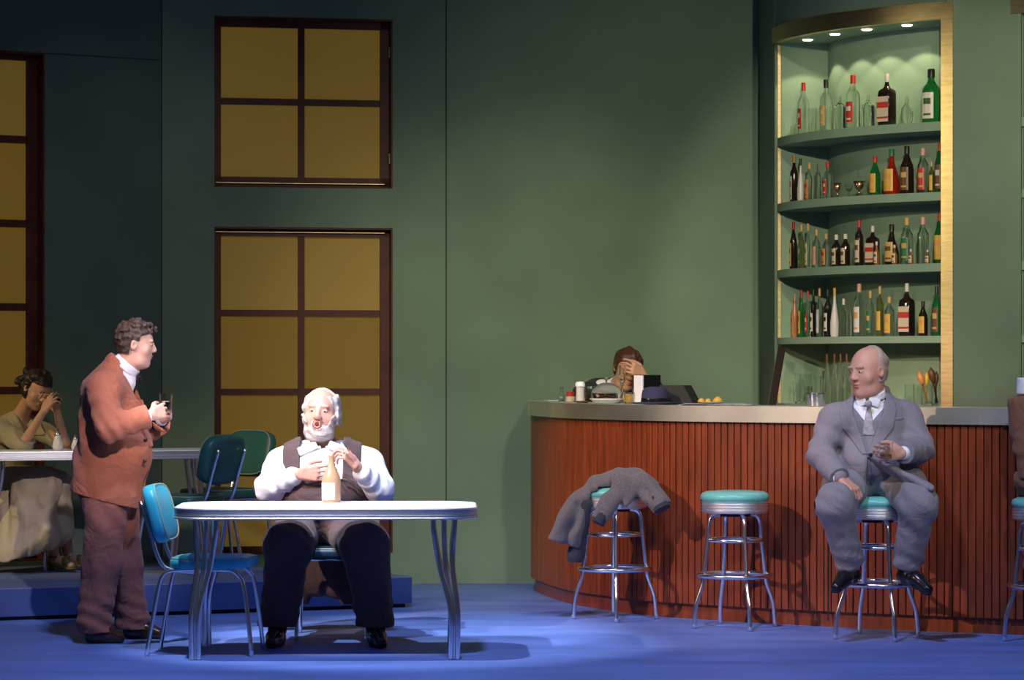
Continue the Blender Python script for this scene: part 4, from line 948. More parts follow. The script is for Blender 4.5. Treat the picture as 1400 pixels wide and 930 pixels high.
# ============================================================ the man in the rust suit
def man_rust():
    Z = 15.85; P_ = lambda x, y, z=Z: Wn(x, y, z)
    org = V(*P_(158, 880)); org[2] = 0
    fwd = nrm(V(1, .12, 0)); T = frame(fwd, (0, 0, 1))
    H = Head(P_(186, 471, 15.85), (0.95, .12, -.12), (.06, 0, 1), 0.98)
    neck = P_(168, 512); rust = M['rust'] = cloth('rust_wool', (0.40, 0.125, 0.068), stripe=(0, 520, 1.12)); M['trouser_rust'] = cloth('brown_rust_trouser_wool', (0.29, 0.105, 0.075))
    shR, shL = P_(140, 532, 15.64), P_(156, 534, 16.04); elR, wrR = P_(149, 586, 15.50), P_(206, 568, 15.56)
    elL, wrL = P_(190, 594, 16.05), P_(224, 572, 15.84)
    hip = P_(147, 672); kR, aR = P_(139, 772, 15.74), P_(128, 862, 15.72); kL, aL = P_(168, 770, 15.95), P_(180, 858, 15.98)
    toeR, toeL = aR+V(.135, .0, -.055), aL+V(.15, -.02, -.055); toeR[2] = toeL[2] = .030; aR[2] = aL[2] = .10
    body = Field((-2.50, 15.2, -.01), (-1.72, 16.3, 1.82), .0048)
    head_prims(body, H, neck=neck, plump=.008)
    body.ell(P_(152, 572), (.12, .16, .19), None, .05); body.ell(P_(155, 625), (.14, .15, .14), None, .05); body.ell(hip, (.14, .17, .12), None, .05)
    for s_, e_, w_ in ((shR, elR, wrR), (shL, elL, wrL)): body_arm(body, s_, e_, w_, (.052, .042, .028))
    for hx, k_, a_ in ((hip+V(0, -.09, 0), kR, aR), (hip+V(.02, .09, 0), kL, aL)): body.cap(hx, k_, .085, .058, .04); body.cap(k_, a_, .056, .036, .03)
    foot(body, aR, toeR); foot(body, aL, toeL)
    gl = P_(227, 553, 15.72)
    # both hands close round the glass
    hand(body, wrR+V(.005, 0, 0), P_(229, 560, 15.655)-wrR, V(.25, .95, .1), 1, curls=((28, 62, 45), (32, 60, 45), (38, 60, 45), (45, 60, 45)), thumb=.35)
    hand(body, wrL+V(-.01, 0, -.005), P_(236, 561, 15.77)-wrL, V(-.55, -.75, .15), -1, curls=((30, 50, 40), (34, 52, 40), (36, 55, 40), (40, 55, 40)), thumb=.5)
    B = link_mesh('person', body.mesh('person', org), 'skin_fair'); B.location = org
    tag(B, 'standing man in rust brown suit, dark curly hair, holding a glass', 'person')
    # trousers
    t = Field((-2.50, 15.4, .03), (-1.85, 16.25, 1.0), .0065)
    t.ell(hip+V(0, 0, .04), (.175, .20, .13), None, .03)
    for hx, k_, a_, q in ((hip+V(0, -.085, -.04), kR, aR, 1), (hip+V(.03, .09, -.04), kL, aL, 2)):
        t.cap(hx, k_+V(.005, 0, 0), .125, .100, .05); t.cap(k_, a_+V(.0, 0, .02), .100, .088, .05); t.cap(a_+V(0, 0, .03), a_+V(.012, 0, -.05), .088, .098, .02, flat=(V(0, 1, 0), .85))
        t.wr(a_+V(.02, 0, .02), .22, (0.25, 0, 1), 80, .006, q); t.wr(k_+V(-.02, 0, -.05), .3, (.9, .2, .35), 40, .007, q+3); t.wr(k_+V(0, 0, .22), .28, (.95, .3, .1), 45, .007, q+5)
    t.cut(V(0, 0, .055), (0, 0, -1)); t.folds(.005, .8, 3, (1, 0, .1))
    to = link_mesh('trousers', t.mesh('trousers', org), M['trouser_rust'], B)
    for a_, k_ in ((aR, kR), (aL, kL)):
        sk = Field(a_-.12, a_+.14, .005); sk.cap(a_+nrm(k_-a_)*.09, a_-V(0, 0, .015), .046, .046, .01); link_mesh('sock', sk.mesh('sock', org), 'sock', B)
    # shirt
    s = Field((-2.45, 15.35, .85), (-1.70, 16.35, 1.62), .0055)
    def torso(f, g):
        f.cap(P_(146, 533, 15.70), P_(156, 535, 16.0), .085+g, .085+g, .06); f.cap(P_(162, 500), P_(148, 535), .064+g, .13+g, .05); f.ell(P_(153, 570), (.160+g, .195+g, .19+g), None, .06); f.ell(P_(158, 622), (.178+g, .185+g, .15+g), None, .08)
    torso(s, -.012); s.cap(P_(172, 499), P_(166, 520), .064, .085, .03)
    s.cut(P_(158, 640), (0, 0, -1)); s.cut(P_(176, 497), (.6, 0, .8))
    for w_, e_ in ((wrR, elR), (wrL, elL)): d = nrm(w_-e_); s.cap(w_-d*.08, w_-d*.022, .038, .036, .01)
    so = link_mesh('shirt', s.mesh('shirt', org), 'shirt_white', B)
    L = s.loc(neck, frame(fwd, (-.18, 0, 1)))
    # collar
    cc = P_(173, 500); cF = Field(cc-.16, cc+.16, .0045); cA = frame((.75, .1, -.66), (.60, 0, .80)); cF.cap(cc-cA[2]*.05, cc+cA[2]*.05, .086, .074, .0)
    l = cF.loc(cc, cA); cF.keep(np.abs(l[2])-.023); inner = -(np.sqrt(l[0]**2+l[1]**2)-.066); cF.a = np.maximum(cF.a, inner)
    link_mesh('collar', cF.mesh('collar', org), 'shirt_white', so)
    ti = patch(s, .006, np.maximum(np.abs(L[0])-.026-.0*L[2], -L[1]), 'necktie', org, 'glass_black', B)
    tk = Field(P_(196, 520)-.05, P_(196, 520)+.05, .004); tk.ell(P_(191, 517, 15.83), (.020, .022, .022), None, 0); link_mesh('tie_knot', tk.mesh('tie_knot', org), 'glass_black', ti)
    # jacket
    j = Field((-2.55, 15.25, .66), (-1.70, 16.35, 1.60), .0055); torso(j, .018)
    hemc = P_(147, 662)
    j.cap(P_(150, 620), hemc+V(-.005, 0, -.02), .185, .185, .06, flat=(V(0, 1, 0), 1.12)); j.cap(P_(158, 600), P_(152, 690), .165, .185, .05, flat=(V(0, 1, 0), 1.12))
    j.cap(P_(130, 640), P_(122, 690), .09, .10, .05, flat=(V(0, 1, 0), 1.6))
    slv = []
    for q, (s_, e_, w_) in enumerate(((shR, elR, wrR), (shL, elL, wrL))):
        d = nrm(w_-e_); j.cap(s_+V(0, 0, .0), e_, .090, .076, .045); j.cap(e_, w_-d*.02, .076, .062, .02); j.cap(w_-d*.05, w_-d*.01, .062, .064, .01)
        j.wr(e_+d*.02, .17, (.75, 0, .5), 95, .007, 2+q); j.wr((s_+e_)/2, .17, (.3, .2, 1), 62, .006, 5+q); j.wr((w_+e_)/2, .12, (1, 0, .15), 80, .006, 7)
        slv.append((w_-d*.012, d))
    j.wr(P_(118, 600), .3, (.3, 0, 1), 32, .010, 4); j.wr(P_(150, 650), .3, (.8, .1, .45), 30, .007, 2)
    # flat cut at hem, tilted: lower at the front
    j.cut(P_(150, 684), (-.26, 0, -1)); j.cut(P_(164, 491), (.62, 0, .78))
    for p, d in slv:   # cut sleeve ends (local)
        sl, X, Y, Z_ = j.win(p-.10, p+.12); dd = (X-p[0])*d[0]+(Y-p[1])*d[1]+(Z_-p[2])*d[2]; rad = np.sqrt(np.maximum((X-p[0])**2+(Y-p[1])**2+(Z_-p[2])**2-dd**2, 0)); reg = np.maximum(-dd, rad-.085); j.a[sl] = np.maximum(j.a[sl], -reg)
    l = j.loc(P_(190, 612), T)      # opening at the front: closes at the button
    up = np.clip(l[2], 0, 1); dn = np.clip(-l[2], 0, 1); hw = .002+up*.42+dn*.30; hw = np.minimum(hw, .075+.1*dn)
    op = np.maximum(np.abs(l[0])-hw, -(l[1]+.085)); near = np.where(l[2] > .30, l[1]+9, op)
    j.a = np.maximum(j.a, -op)
    ln_ = j.loc(P_(176, 497), frame((.75, .1, -.66), (.60, 0, .80))); j.a = np.maximum(j.a, -np.maximum(np.sqrt(ln_[0]**2+ln_[1]**2)-.080, -ln_[2]-.03))
    jo = link_mesh('jacket', j.mesh('jacket', org), rust, B)
    lap = np.maximum(np.maximum(np.abs(np.abs(l[0])-hw-.030)-.030, -(l[1]+.12)), np.maximum(-l[2]+.005, l[2]-.26))
    patch(j, .010, lap, 'lapel', org, rust, jo)
    jl = j.loc(P_(160, 645, 15.6), frame((1, 0, -.12), (0, -1, 0)))
    patch(j, .006, np.maximum(np.maximum(np.abs(jl[1])-.085, np.abs(jl[0])-.010), -jl[2]-.02), 'pocket_flap', org, rust, jo)
    for bx, by in ((199, 602), (198, 630)):
        # buttons on the near front edge
        c = P_(bx, by, 15.70); f_ = Field(c-.03, c+.03, .003); f_.ell(c, (.012, .008, .012), None, 0); link_mesh('button', f_.mesh('button', org, 0), 'button', jo)
    # hair, dark curls
    M['hair_dark'] = mat('dark_curly_hair', (0.05, 0.032, 0.028), 0.55, bump=.5, bscale=120, var=.3, vscale=40)
    def reg(x, y, z):
        hl = -.005+np.clip(y, -.1, .1)*0.95; front = np.where(y > .045, z-.0, 9); r_ = np.maximum(hl-z, 0)
        side = (.052+.0*z)-z
        return np.where(y > .02, np.maximum(.050+(y-.02)*.35-z, -1), np.maximum(-.055-.0*y-z, np.where((y > -.03) & (np.abs(x) > .0), .020-z+(-y)*.0, -1)))
    def ex(f):
        rs = np.random.RandomState(3)
        for q in range(46):
            th = rs.rand()*6.28; ph = rs.rand()*1.35; d = V(math.cos(th)*math.sin(ph), math.sin(th)*math.sin(ph), math.cos(ph)); p = H.p(d[0]*.084, -.012+d[1]*.104, .040+d[2]*.09); f.ell(p, H.r(.016, .016, .014), H.A, .006)
        for q, (y, z) in enumerate(((.085, .095), (.098, .085), (.075, .108), (.06, .118))): f.ell(H.p(-.02+.015*q, y, z), H.r(.015, .015, .012), H.A, .006)
    hair_mesh(H, .0035, .010, reg, 'hair', org, 'hair_dark', B, .006, 95, 1, ex, smooth=0)
    eyes(H, B, org, look=(0, 1, -.2))
    bw = Field(H.c-.13, H.c+.13, .003)
    for q in (-1, 1): bw.cap(H.p(q*.016, .093, .030), H.p(q*.046, .078, .033), .0042, .003, .002)
    link_mesh('eyebrows', bw.mesh('eyebrows', org, 0), 'hair_dark', B)
    lp = Field(H.c-.15, H.c+.15, .003)
    lp.ell(H.p(0, .0925, -.0535), H.r(.019, .009, .0045), H.A, 0); lp.ell(H.p(0, .0905, -.0645), H.r(.016, .009, .005), H.A, 0); link_mesh('lips', lp.mesh('lips', org, 0), 'lip', B)
    shoe_pair(B, org, ((aR+V(.01, 0, -.02), toeR, (V(0, 0, .003), (0, 0, 1))), (aL+V(.01, 0, -.02), toeL, (V(0, 0, .003), (0, 0, 1)))), 'shoe_brown')
    g = tumbler('coffee_glass', tuple(gl+V(0, 0, -.040)), .098, .032, .037, 'glass mug of dark drink held by the standing man in rust suit', 'glass', drink='glass_dark', dh=.55)
man_rust()

def trouser_leg(t, hip, k_, a_, r, q, fold=.007):
    t.cap(hip, k_, r[0], r[1], .05); t.cap(k_, a_, r[1]*.96, r[2], .05)
    d = nrm(a_-k_); t.wr((hip+k_)/2, .26, (.7, .4, .5), 50, fold, q+1); t.wr(k_, .2, (.6, .2, .7), 55, fold, q+2); t.wr(a_-d*.06, .17, (.1, .1, 1), 75, fold*.9, q+3)
def cut_ends(f, ends, R=.085):
    for p, d in ends:
        p = np.asarray(p, float); d = nrm(d); sl, X, Y, Z_ = f.win(p-R-.04, p+R+.04); x, y, z = X-p[0], Y-p[1], Z_-p[2]; dd = x*d[0]+y*d[1]+z*d[2]
        rad = np.sqrt(np.maximum(x*x+y*y+z*z-dd*dd, 0)); reg = np.maximum(-dd, rad-R); f.a[sl] = np.maximum(f.a[sl], -np.maximum(reg, dd-R*1.2))
def face_bits(H, B, org, look=(0, 1, -.1), brow='hair_dark', lips=True, open_=False):
    eyes(H, B, org, look=look); bw = Field(H.c-.14, H.c+.14, .003)
    for q in (-1, 1): bw.cap(H.p(q*.015, .092, .030), H.p(q*.047, .078, .034), .0048*H.s, .003, .002)
    link_mesh('eyebrows', bw.mesh('eyebrows', org, 0), brow, B)
    lp = Field(H.c-.16, H.c+.16, .003)
    if open_:
        lp.ell(H.p(0, .098, -.060), H.r(.0165, .007, .0175), H.A, 0); lp.ell(H.p(0, .108, -.060), H.r(.0125, .03, .0135), H.A, .002, 's')
        mo = Field(H.c-.16, H.c+.16, .003); mo.ell(H.p(0, .088, -.060), H.r(.0145, .008, .0155), H.A, 0); link_mesh('mouth', mo.mesh('mouth', org, 0), 'mouth', B)
    else: lp.ell(H.p(0, .0925, -.0535), H.r(.019, .009, .0045), H.A, 0); lp.ell(H.p(0, .0905, -.0645), H.r(.016, .009, .005), H.A, 0)
    link_mesh('lips', lp.mesh('lips', org, 0), 'lip', B)
def shirt_collar(c, A, r, org, parent, m='shirt_white', h=.024, wing=None):
    c = np.asarray(c, float); f = Field(c-.14, c+.14, .0045); f.cap(c-A[2]*.06, c+A[2]*.06, r*1.12, r*.98, 0); l = f.loc(c, A); f.keep(np.abs(l[2]+.0*l[1])-h); f.a = np.maximum(f.a, -(np.sqrt(l[0]**2+l[1]**2)-r*.86))
    f.keep(-(np.maximum(np.abs(l[0])-.012-.35*np.clip(l[2]+h, 0, 1)*0, -l[1])))
    if wing:
        for q in (-1, 1): f.box(c+A[0]*q*wing[0]+A[1]*wing[1]+A[2]*wing[2], (wing[3], .006, wing[4]), frame(A[1]+.35*A[2]+q*.45*A[0], A[2]+q*.5*A[0]), .003, .006)
    return link_mesh('collar', f.mesh('collar', org), m, parent)

# ============================================================ the seated man with the white beard
def man_beard():
    P_ = lambda x, y, z=16.1: Wn(x, y, z)
    org = P_(440, 700); org[2] = 0
    M['beard'] = mat('white_grey_hair', (0.50, 0.43, 0.40), 0.6, bump=.5, bscale=140, var=.18, vscale=50)
    M['mauve'] = cloth('dark_mauve_wool', (0.075, 0.045, 0.047), stripe=(0, 500, 1.25)); 
    T = frame((0, -1, .12), (0, 0, 1))
    H = Head(P_(439, 566, 16.08), (-.10, -1, .10), (.06, .1, 1), 1.13)
    neck = P_(444, 612, 16.14)
    shR, elR, wrR = P_(384, 634, 16.16), P_(369, 667, 15.98), P_(408, 648, 15.85)
    shL, elL, wrL = P_(504, 634, 16.16), P_(519, 668, 15.98), P_(489, 640, 15.83)
    hp = P_(440, 716, 16.1); kR, kL = P_(394, 746, 15.66), P_(498, 746, 15.66); aR, aL = P_(379, 866, 15.56), P_(514, 866, 15.56); aR[2] = aL[2] = .10
    toeR, toeL = aR+V(-.02, -.15, -.065), aL+V(.035, -.15, -.065); toeR[2] = toeL[2] = .032
    b = Field((-1.50, 15.25, -.01), (-.58, 16.45, 1.42), .005)
    head_prims(b, H, 'open', .010, neck, .064)
    b.ell(P_(441, 645, 16.13), (.18, .10, .16), None, .05); b.ell(P_(441, 682, 16.08), (.18, .16, .15), None, .05); b.ell(hp, (.19, .16, .12), None, .05)
    for s_, e_, w_ in ((shR, elR, wrR), (shL, elL, wrL)): body_arm(b, s_, e_, w_, (.055, .045, .030))
    for x, k_, a_ in ((-.10, kR, aR), (.10, kL, aL)): b.cap(hp+V(x, 0, -.01), k_, .090, .065, .04); b.cap(k_, a_, .062, .042, .03)
    foot(b, aR, toeR); foot(b, aL, toeL)
    hand(b, wrR+V(.008, -.02, 0), V(1, -.10, .03), V(.1, 1, 0), 1, curls=((8, 18, 12), (12, 22, 12), (18, 25, 15), (22, 28, 15)), thumb=.15, sc=1.08)
    hand(b, wrL+V(0, -.022, .005), V(-.62, -.10, .72), V(-.72, .45, -.5), -1, curls=((30, 45, 35), (38, 50, 35), (45, 52, 35), (50, 55, 35)), thumb=.3, sc=1.05)
    B = link_mesh('person', b.mesh('person', org), 'skin_ruddy'); B.location = org
    tag(B, 'seated man with white beard, open mouth, white shirt and dark waistcoat', 'person')
    # shirt
    s = Field((-1.55, 15.65, .60), (-.55, 16.45, 1.20), .0055)
    def torso(f, g): f.ell(P_(441, 640, 16.12), (.225+g, .145+g, .20+g), None, .05); f.ell(P_(441, 682, 16.05), (.225+g, .205+g, .17+g), None, .06); f.cap(P_(398, 632, 16.15), P_(488, 632, 16.15), .095+g, .095+g, .05); f.cap(neck+V(0, 0, .0), P_(443, 632, 16.14), .085+g, .12+g, .04)
    torso(s, 0)
    for q, (s_, e_, w_) in enumerate(((shR, elR, wrR), (shL, elL, wrL))):
        d = nrm(w_-e_); s.cap(s_, e_, .088, .080, .03); s.cap(e_, w_-d*.045, .080, .052, .03); s.cap(w_-d*.06, w_-d*.035, .044, .040, .008)
        s.wr(e_, .16, (.8, 0, .6), 75, .007, q); s.wr((e_+w_)/2, .13, d, 95, .007, q+2); s.wr((s_+e_)/2, .16, (.3, 0, 1), 70, .006, q+4)
    s.wr(P_(441, 645, 15.95), .2, (.9, 0, .4), 60, .004, 8); s.cut(P_(440, 608, 16.1), (0, -.25, 1)); s.cut(P_(440, 706), (0, 0, -1))
    so = link_mesh('shirt', s.mesh('shirt', org), 'shirt_white', B)
    shirt_collar(P_(444, 609, 16.09), frame((-.05, -1, -.25), (0, -.1, 1)), .082, org, so, h=.018)
    for q in (-1, 1):
        w0 = P_(441+q*8, 606, 15.985); w1 = P_(441+q*33, 616, 16.0); wf = Field(np.minimum(w0, w1)-.08, np.maximum(w0, w1)+.08, .004); wf.box((w0+w1)/2+V(0, .012, -.008), (.056, .008, .026), frame((q*.25, -1, .55), (q*.42, 0, 1)), .006, 0); link_mesh('collar_wing', wf.mesh('collar_wing', org), 'shirt_white', so)
    # waistcoat and high waisted trousers over the same torso
    v = Field((-1.40, 15.7, .60), (-.70, 16.4, 1.12), .0055); torso(v, .012); l = v.loc(P_(441, 640, 16.12), T)
    ax_ = np.abs(l[0]); inner = np.where(l[2] > -.08, .118, .118+(-.08-l[2])*.55)
    v.keep(np.maximum(inner-ax_, np.maximum(l[2]-.17, np.where(l[2] > -.02, ax_-.215, ax_-.30)))); 
    for q in (-1, 1):
        v2 = v.like(); v2.cut(V(P_(441, 640)[0], 0, 0), (q, 0, 0)); link_mesh('waistcoat_panel', v2.mesh('waistcoat_panel', org), 'mauve', B)
    t = Field((-1.50, 15.35, .06), (-.60, 16.45, .98), .0065)
    t.ell(hp+V(0, .01, .02), (.225, .205, .15), None, .03); t.ell(P_(441, 690, 16.05), (.225, .205, .14), None, .03)
    for q, (x, k_, a_) in enumerate(((-.105, kR, aR), (.105, kL, aL))): trouser_leg(t, hp+V(x, 0, 0), k_+V(0, .02, 0), a_+V(0, .03, 0), (.125, .128, .102), q, .009)
    t.ell(P_(441, 682, 16.05), (.240, .222, .182), None, .01)
    t.cut(P_(441, 656, 16.0), (0, .1, 1)); t.cut(V(0, 0, .105), (0, 0, -1)); t.folds(.005, .8, 5)
    link_mesh('trousers', t.mesh('trousers', org), 'mauve', B)
    for a_, k_ in ((aR, kR), (aL, kL)):
        sk = Field(a_-.12, a_+.16, .005); sk.cap(a_+nrm(k_-a_)*.11, a_-V(0, 0, .015), .050, .050, .01); link_mesh('sock', sk.mesh('sock', org), 'sock', B)
    # beard, moustache, hair
    M['beard_dark'] = M['beard']
    bd = Field(H.c-.2, H.c+.2, .0038); head_prims(bd, H, 'open', .010); bd.a -= np.float32(.0055*H.s); l = [q/H.s for q in bd.loc(H.c, H.A)]
    cheek = np.where(np.abs(l[0]) < .030, l[2]+.040, l[2]+.062-np.clip((np.abs(l[0])-.048)*2.2, 0, .06))
    mouth_hole = .0225-np.sqrt(l[0]**2+((l[2]+.060)*.95)**2)
    rs = np.random.RandomState(2)
    for q in range(4): v_ = rs.randn(3)*70; bd.a = bd.a+np.float32(.0022)*np.sin(l[0]*v_[0]+l[1]*v_[1]+l[2]*v_[2])
    bd.keep(np.maximum(np.maximum(cheek, -(l[1]-.0)), np.where(l[1] > .05, mouth_hole, -1))*H.s)
    link_mesh('beard', bd.mesh('beard', org), 'beard', B)
    def reg(x, y, z):
        top = np.where(y > .03, 9, -1.0)        # bare forehead and crown front
        side = np.maximum(-.05-z, y-.045-.2*(z)); crown = np.where(z > .085, y+.005, -1)
        return np.maximum(side, crown)
    def ex(f):
        rs = np.random.RandomState(5)
        for q in range(26):
            sgn = -1 if q % 2 else 1; y = rs.uniform(-.09, .02); z = rs.uniform(-.045, .085); f.ell(H.p(sgn*(.077+rs.rand()*.006-.30*max(0, z-.05)), y, z), H.r(.012, .020, .022), H.A, .014)
    hair_mesh(H, .004, .006, reg, 'hair', org, 'beard', B, .002, 80, 2, ex)
    face_bits(H, B, org, (0, 1, -.25), 'beard', open_=True)
    shoe_pair(B, org, ((aR+V(0, -.01, -.02), toeR, (V(0, 0, .003), (0, 0, 1))), (aL+V(0, -.01, -.02), toeL, (V(0, 0, .003), (0, 0, 1)))), 'shoe_black')
    g = P_(474, 613, 15.74); tumbler('shot_glass', tuple(g+V(0, 0, -.03)), .065, .017, .022, 'small shot glass raised by the white bearded man', 'glass', rot=(.0, -.2, 0))
    # overcoat hanging over the back of his chair
    c = Field((-1.52, 16.2, .08), (-.58, 16.75, 1.0), .008); c.box(P_(441, 700, 16.46), (.20, .05, .22), np.eye(3), .05, .02)
    for x0, x1, z1 in ((-.20, -.27, .16), (-.12, -.16, .20), (-.04, -.05, .28), (.05, .06, .26), (.13, .15, .20), (.20, .24, .17)): c.cap(V(org[0]+x0, 16.46, .75), V(org[0]+x1, 16.43, z1), .05, .075, .03, flat=(V(0, 1, 0), .55))
    c.cut(V(0, 0, .15), (.0, 0, -1)); c.folds(.012, .8, 4, (1, 0, 0))
    o = link_mesh('overcoat', c.mesh('overcoat', org), M['mauve']); o.location = org; tag(o, 'dark overcoat hanging down behind the white bearded man, over his chair', 'coat')

# ============================================================ the man in the grey suit on the stool
def man_grey():
    P_ = lambda x, y, z=16.03: Wn(x, y, z)
    org = P_(1196, 660); org[2] = 0
    gr = M['grey_suit'] = cloth('grey_suit_wool', (0.215, 0.20, 0.228), var=.05, crease=.3); M['silver_tie'] = mat('silver_tie', (0.36, 0.34, 0.38), .45, var=.3, vscale=60)
    M['hair_grey'] = mat('thin_grey_hair', (0.38, 0.30, 0.26), .6, bump=.4, bscale=140, var=.15)
    T = frame((-.18, -1, 0), (0, 0, 1))
    H = Head(P_(1187, 508, 15.98), (-.80, -.62, -.12), (-.05, -.02, 1), 1.12)
    neck = P_(1191, 548, 16.04)
    shR, elR, wrR = P_(1139, 574, 15.97), P_(1122, 622, 15.92), P_(1149, 655, 15.72)
    shL, elL, wrL = P_(1240, 570, 16.07), P_(1259, 614, 15.92), P_(1234, 620, 15.70)
    hp = P_(1196, 650, 16.05); kR, kL = P_(1141, 690, 15.66), P_(1256, 691, 15.66); aR, aL = P_(1164, 776, 15.80), P_(1240, 776, 15.80)
    toeR, toeL = P_(1143, 803, 15.66), P_(1268, 806, 15.66)
    b = Field((1.60, 15.45, .22), (2.36, 16.35, 1.64), .005)
    head_prims(b, H, 'shut', .010, neck, .066)
    b.ell(P_(1191, 595, 16.06), (.16, .09, .15), None, .05); b.ell(P_(1194, 632, 16.04), (.15, .13, .13), None, .05); b.ell(hp, (.18, .15, .12), None, .05)
    for s_, e_, w_ in ((shR, elR, wrR), (shL, elL, wrL)): body_arm(b, s_, e_, w_, (.052, .042, .029))
    for x, k_, a_ in ((-.09, kR, aR), (.09, kL, aL)): b.cap(hp+V(x, 0, -.01), k_, .085, .058, .04); b.cap(k_, a_, .056, .038, .03)
    b.cap(aR, toeR*.8+aR*.2, .036, .026, .03); b.cap(aL, toeL*.8+aL*.2, .036, .026, .03)
    hand(b, wrR+V(.004, -.004, -.004), V(.72, -.35, -.55), V(-.25, .35, -.85), 1, curls=((35, 55, 35), (40, 58, 38), (45, 60, 40), (50, 60, 40)), thumb=.5, sc=1.05)
    gl = P_(1211, 616, 15.60)
    hand(b, wrL+V(-.004, 0, 0), V(-1, -.45, .0), V(-.30, .90, .0), -1, curls=((30, 55, 45), (35, 58, 45), (40, 58, 45), (45, 60, 45)), thumb=.3, sc=1.05)
    B = link_mesh('person', b.mesh('person', org), 'skin_ruddy'); B.location = org
    tag(B, 'balding man in grey three piece suit sitting on a bar stool', 'person')
    def torso(f, g):
        f.ell(P_(1191, 592), (.205+g, .145+g, .19+g), None, .05); f.ell(P_(1194, 634, 16.0), (.205+g, .19+g, .15+g), None, .06); f.cap(shR+V(.05, 0, .0), shL-V(.05, 0, .0), .082+g, .082+g, .05); f.cap(neck+V(.01, .015, .055), P_(1191, 575, 16.05), .080+g, .155+g, .05)
    s = Field((1.60, 15.55, .80), (2.40, 16.40, 1.48), .0055); torso(s, -.012); s.cut(P_(1190, 534), (-.2, -.3, 1)); s.cut(P_(1190, 680), (0, 0, -1))
    for w_, e_ in ((wrR, elR), (wrL, elL)): d = nrm(w_-e_); s.cap(w_-d*.06, w_-d*.016, .039, .038, .008)
    so = link_mesh('shirt', s.mesh('shirt', org), 'shirt_white', B)
    shirt_collar(P_(1190, 539, 16.0), frame((-.35, -1, -.35), (-.1, -.2, 1)), .080, org, so, h=.020, wing=(.035, .082, -.020, .032, .022))
    L = s.loc(P_(1189, 570, 16.0), T)
    ve = patch(s, .006, np.maximum(L[2]+.045-np.abs(L[0])*1.2, np.abs(L[0])-.17), 'waistcoat', org, gr, B)
    ti = patch(s, .010, np.maximum(np.maximum(np.abs(L[0])-.020+.16*np.clip(L[2]-.0, -.1, .05), -L[1]), np.maximum(-L[2]-.10, L[2]-.075)), 'necktie', org, 'silver_tie', B)
    kp = P_(1187, 552, 15.885); k_ = Field(kp-.05, kp+.05, .004); k_.ell(kp, (.021, .016, .020), None, 0); link_mesh('tie_knot', k_.mesh('tie_knot', org), 'silver_tie', ti)
    # trousers
    t = Field((1.62, 15.45, .34), (2.38, 16.35, .98), .006); t.ell(hp+V(0, 0, .0), (.20, .18, .12), None, .03)
    for q, (x, k__, a_) in enumerate(((-.09, kR, aR), (.09, kL, aL))):
        trouser_leg(t, hp+V(x, 0, 0), k__, a_+(0, 0, .0), (.112, .100, .080), q, .007)
    for a_, k__ in ((aR, kR), (aL, kL)): cut_ends(t, [(a_-nrm(a_-k__)*.015, a_-k__)], .12)
    t.cut(P_(1196, 640), (0, 0, 1)); t.folds(.004, .8, 6)
    link_mesh('trousers', t.mesh('trousers', org), gr, B)
    # socks
    k_ = Field((1.70, 15.55, .28), (2.30, 16.0, .55), .005)
    for a_, kk in ((aR, kR), (aL, kL)): k_.cap(a_+nrm(kk-a_)*.08, a_-V(0, 0, .0), .046, .042, .01)
    for nm, sg in (('sock', -1), ('sock', 1)):
        f = k_.like(); f.cut(V(org[0], 0, 0), (-sg, 0, 0)); link_mesh(nm, f.mesh(nm, org), 'sock', B)
    # jacket
    j = Field((1.55, 15.45, .74), (2.45, 16.45, 1.50), .0055); torso(j, .014); j.cap(P_(1175, 640), P_(1160, 668, 15.98), .14, .15, .06); j.cap(P_(1212, 640), P_(1236, 666, 15.98), .14, .13, .06, flat=(V(0, 1, 0), 1.1))
    ends = []
    for q, (s_, e_, w_) in enumerate(((shR, elR, wrR), (shL, elL, wrL))):
        d = nrm(w_-e_); j.cap(s_, e_, .086, .074, .035); j.cap(e_, w_-d*.01, .074, .060, .02); ends.append((w_-d*.015, d))
        j.wr(e_, .15, (.5, .2, .8), 80, .008, q+1); j.wr((s_+e_)/2, .15, (.3, .1, 1), 65, .006, q+3); j.wr((e_+w_)/2, .1, d, 90, .005, q)
    cut_ends(j, ends); j.wr(P_(1170, 630, 15.9), .2, (.5, 0, .9), 50, .006, 3); j.cut(P_(1192, 535, 16.03), (-.12, -.35, 1))
    j.cut(P_(1196, 679, 16.0), (.12, .0, -1))
    l = j.loc(P_(1187, 624, 15.9), T); up = np.clip(l[2], 0, 1); dn = np.clip(-l[2], 0, 1)
    xr = -l[0]    # positive to image right
    lo = np.where(l[2] >= 0, -np.minimum(up*.34, .085), -dn*.05-.0); hi = np.where(l[2] >= 0, np.minimum(up*.36, .088), dn*1.25)
    op = np.maximum(np.maximum(lo-xr+.002, xr-hi-.002), -(l[1]+.10)); j.a = np.maximum(j.a, -op); ln_ = j.loc(P_(1190, 538, 16.02), frame((-.2, -1, -.3), (-.1, -.3, 1))); j.a = np.maximum(j.a, -np.maximum(np.sqrt(ln_[0]**2+ln_[1]**2)-.086, -ln_[2]-.03))
    jo = link_mesh('jacket', j.mesh('jacket', org), gr, B)
    for sg, nm in ((1, 'lapel'), (-1, 'lapel')):
        x_ = xr*sg; e0 = np.minimum(up*.35, .0865); wd = np.where(l[2] < .15, .02+l[2]*.42, .085-(l[2]-.15)*.2)
        reg = np.maximum(np.maximum(e0-.004-x_, x_-e0-wd), np.maximum(-(l[1]+.10), np.maximum(-l[2]+.012, l[2]-.30)))
        patch(j, .007, reg, nm, org, gr, jo)
    pk = j.loc(P_(1223, 573, 15.9), frame((0, -1, 0), (-.12, 0, 1))); patch(j, .005, np.maximum(np.maximum(np.abs(pk[0])-.055, np.abs(pk[2])-.010), -pk[1]-.2), 'breast_pocket', org, gr, jo)
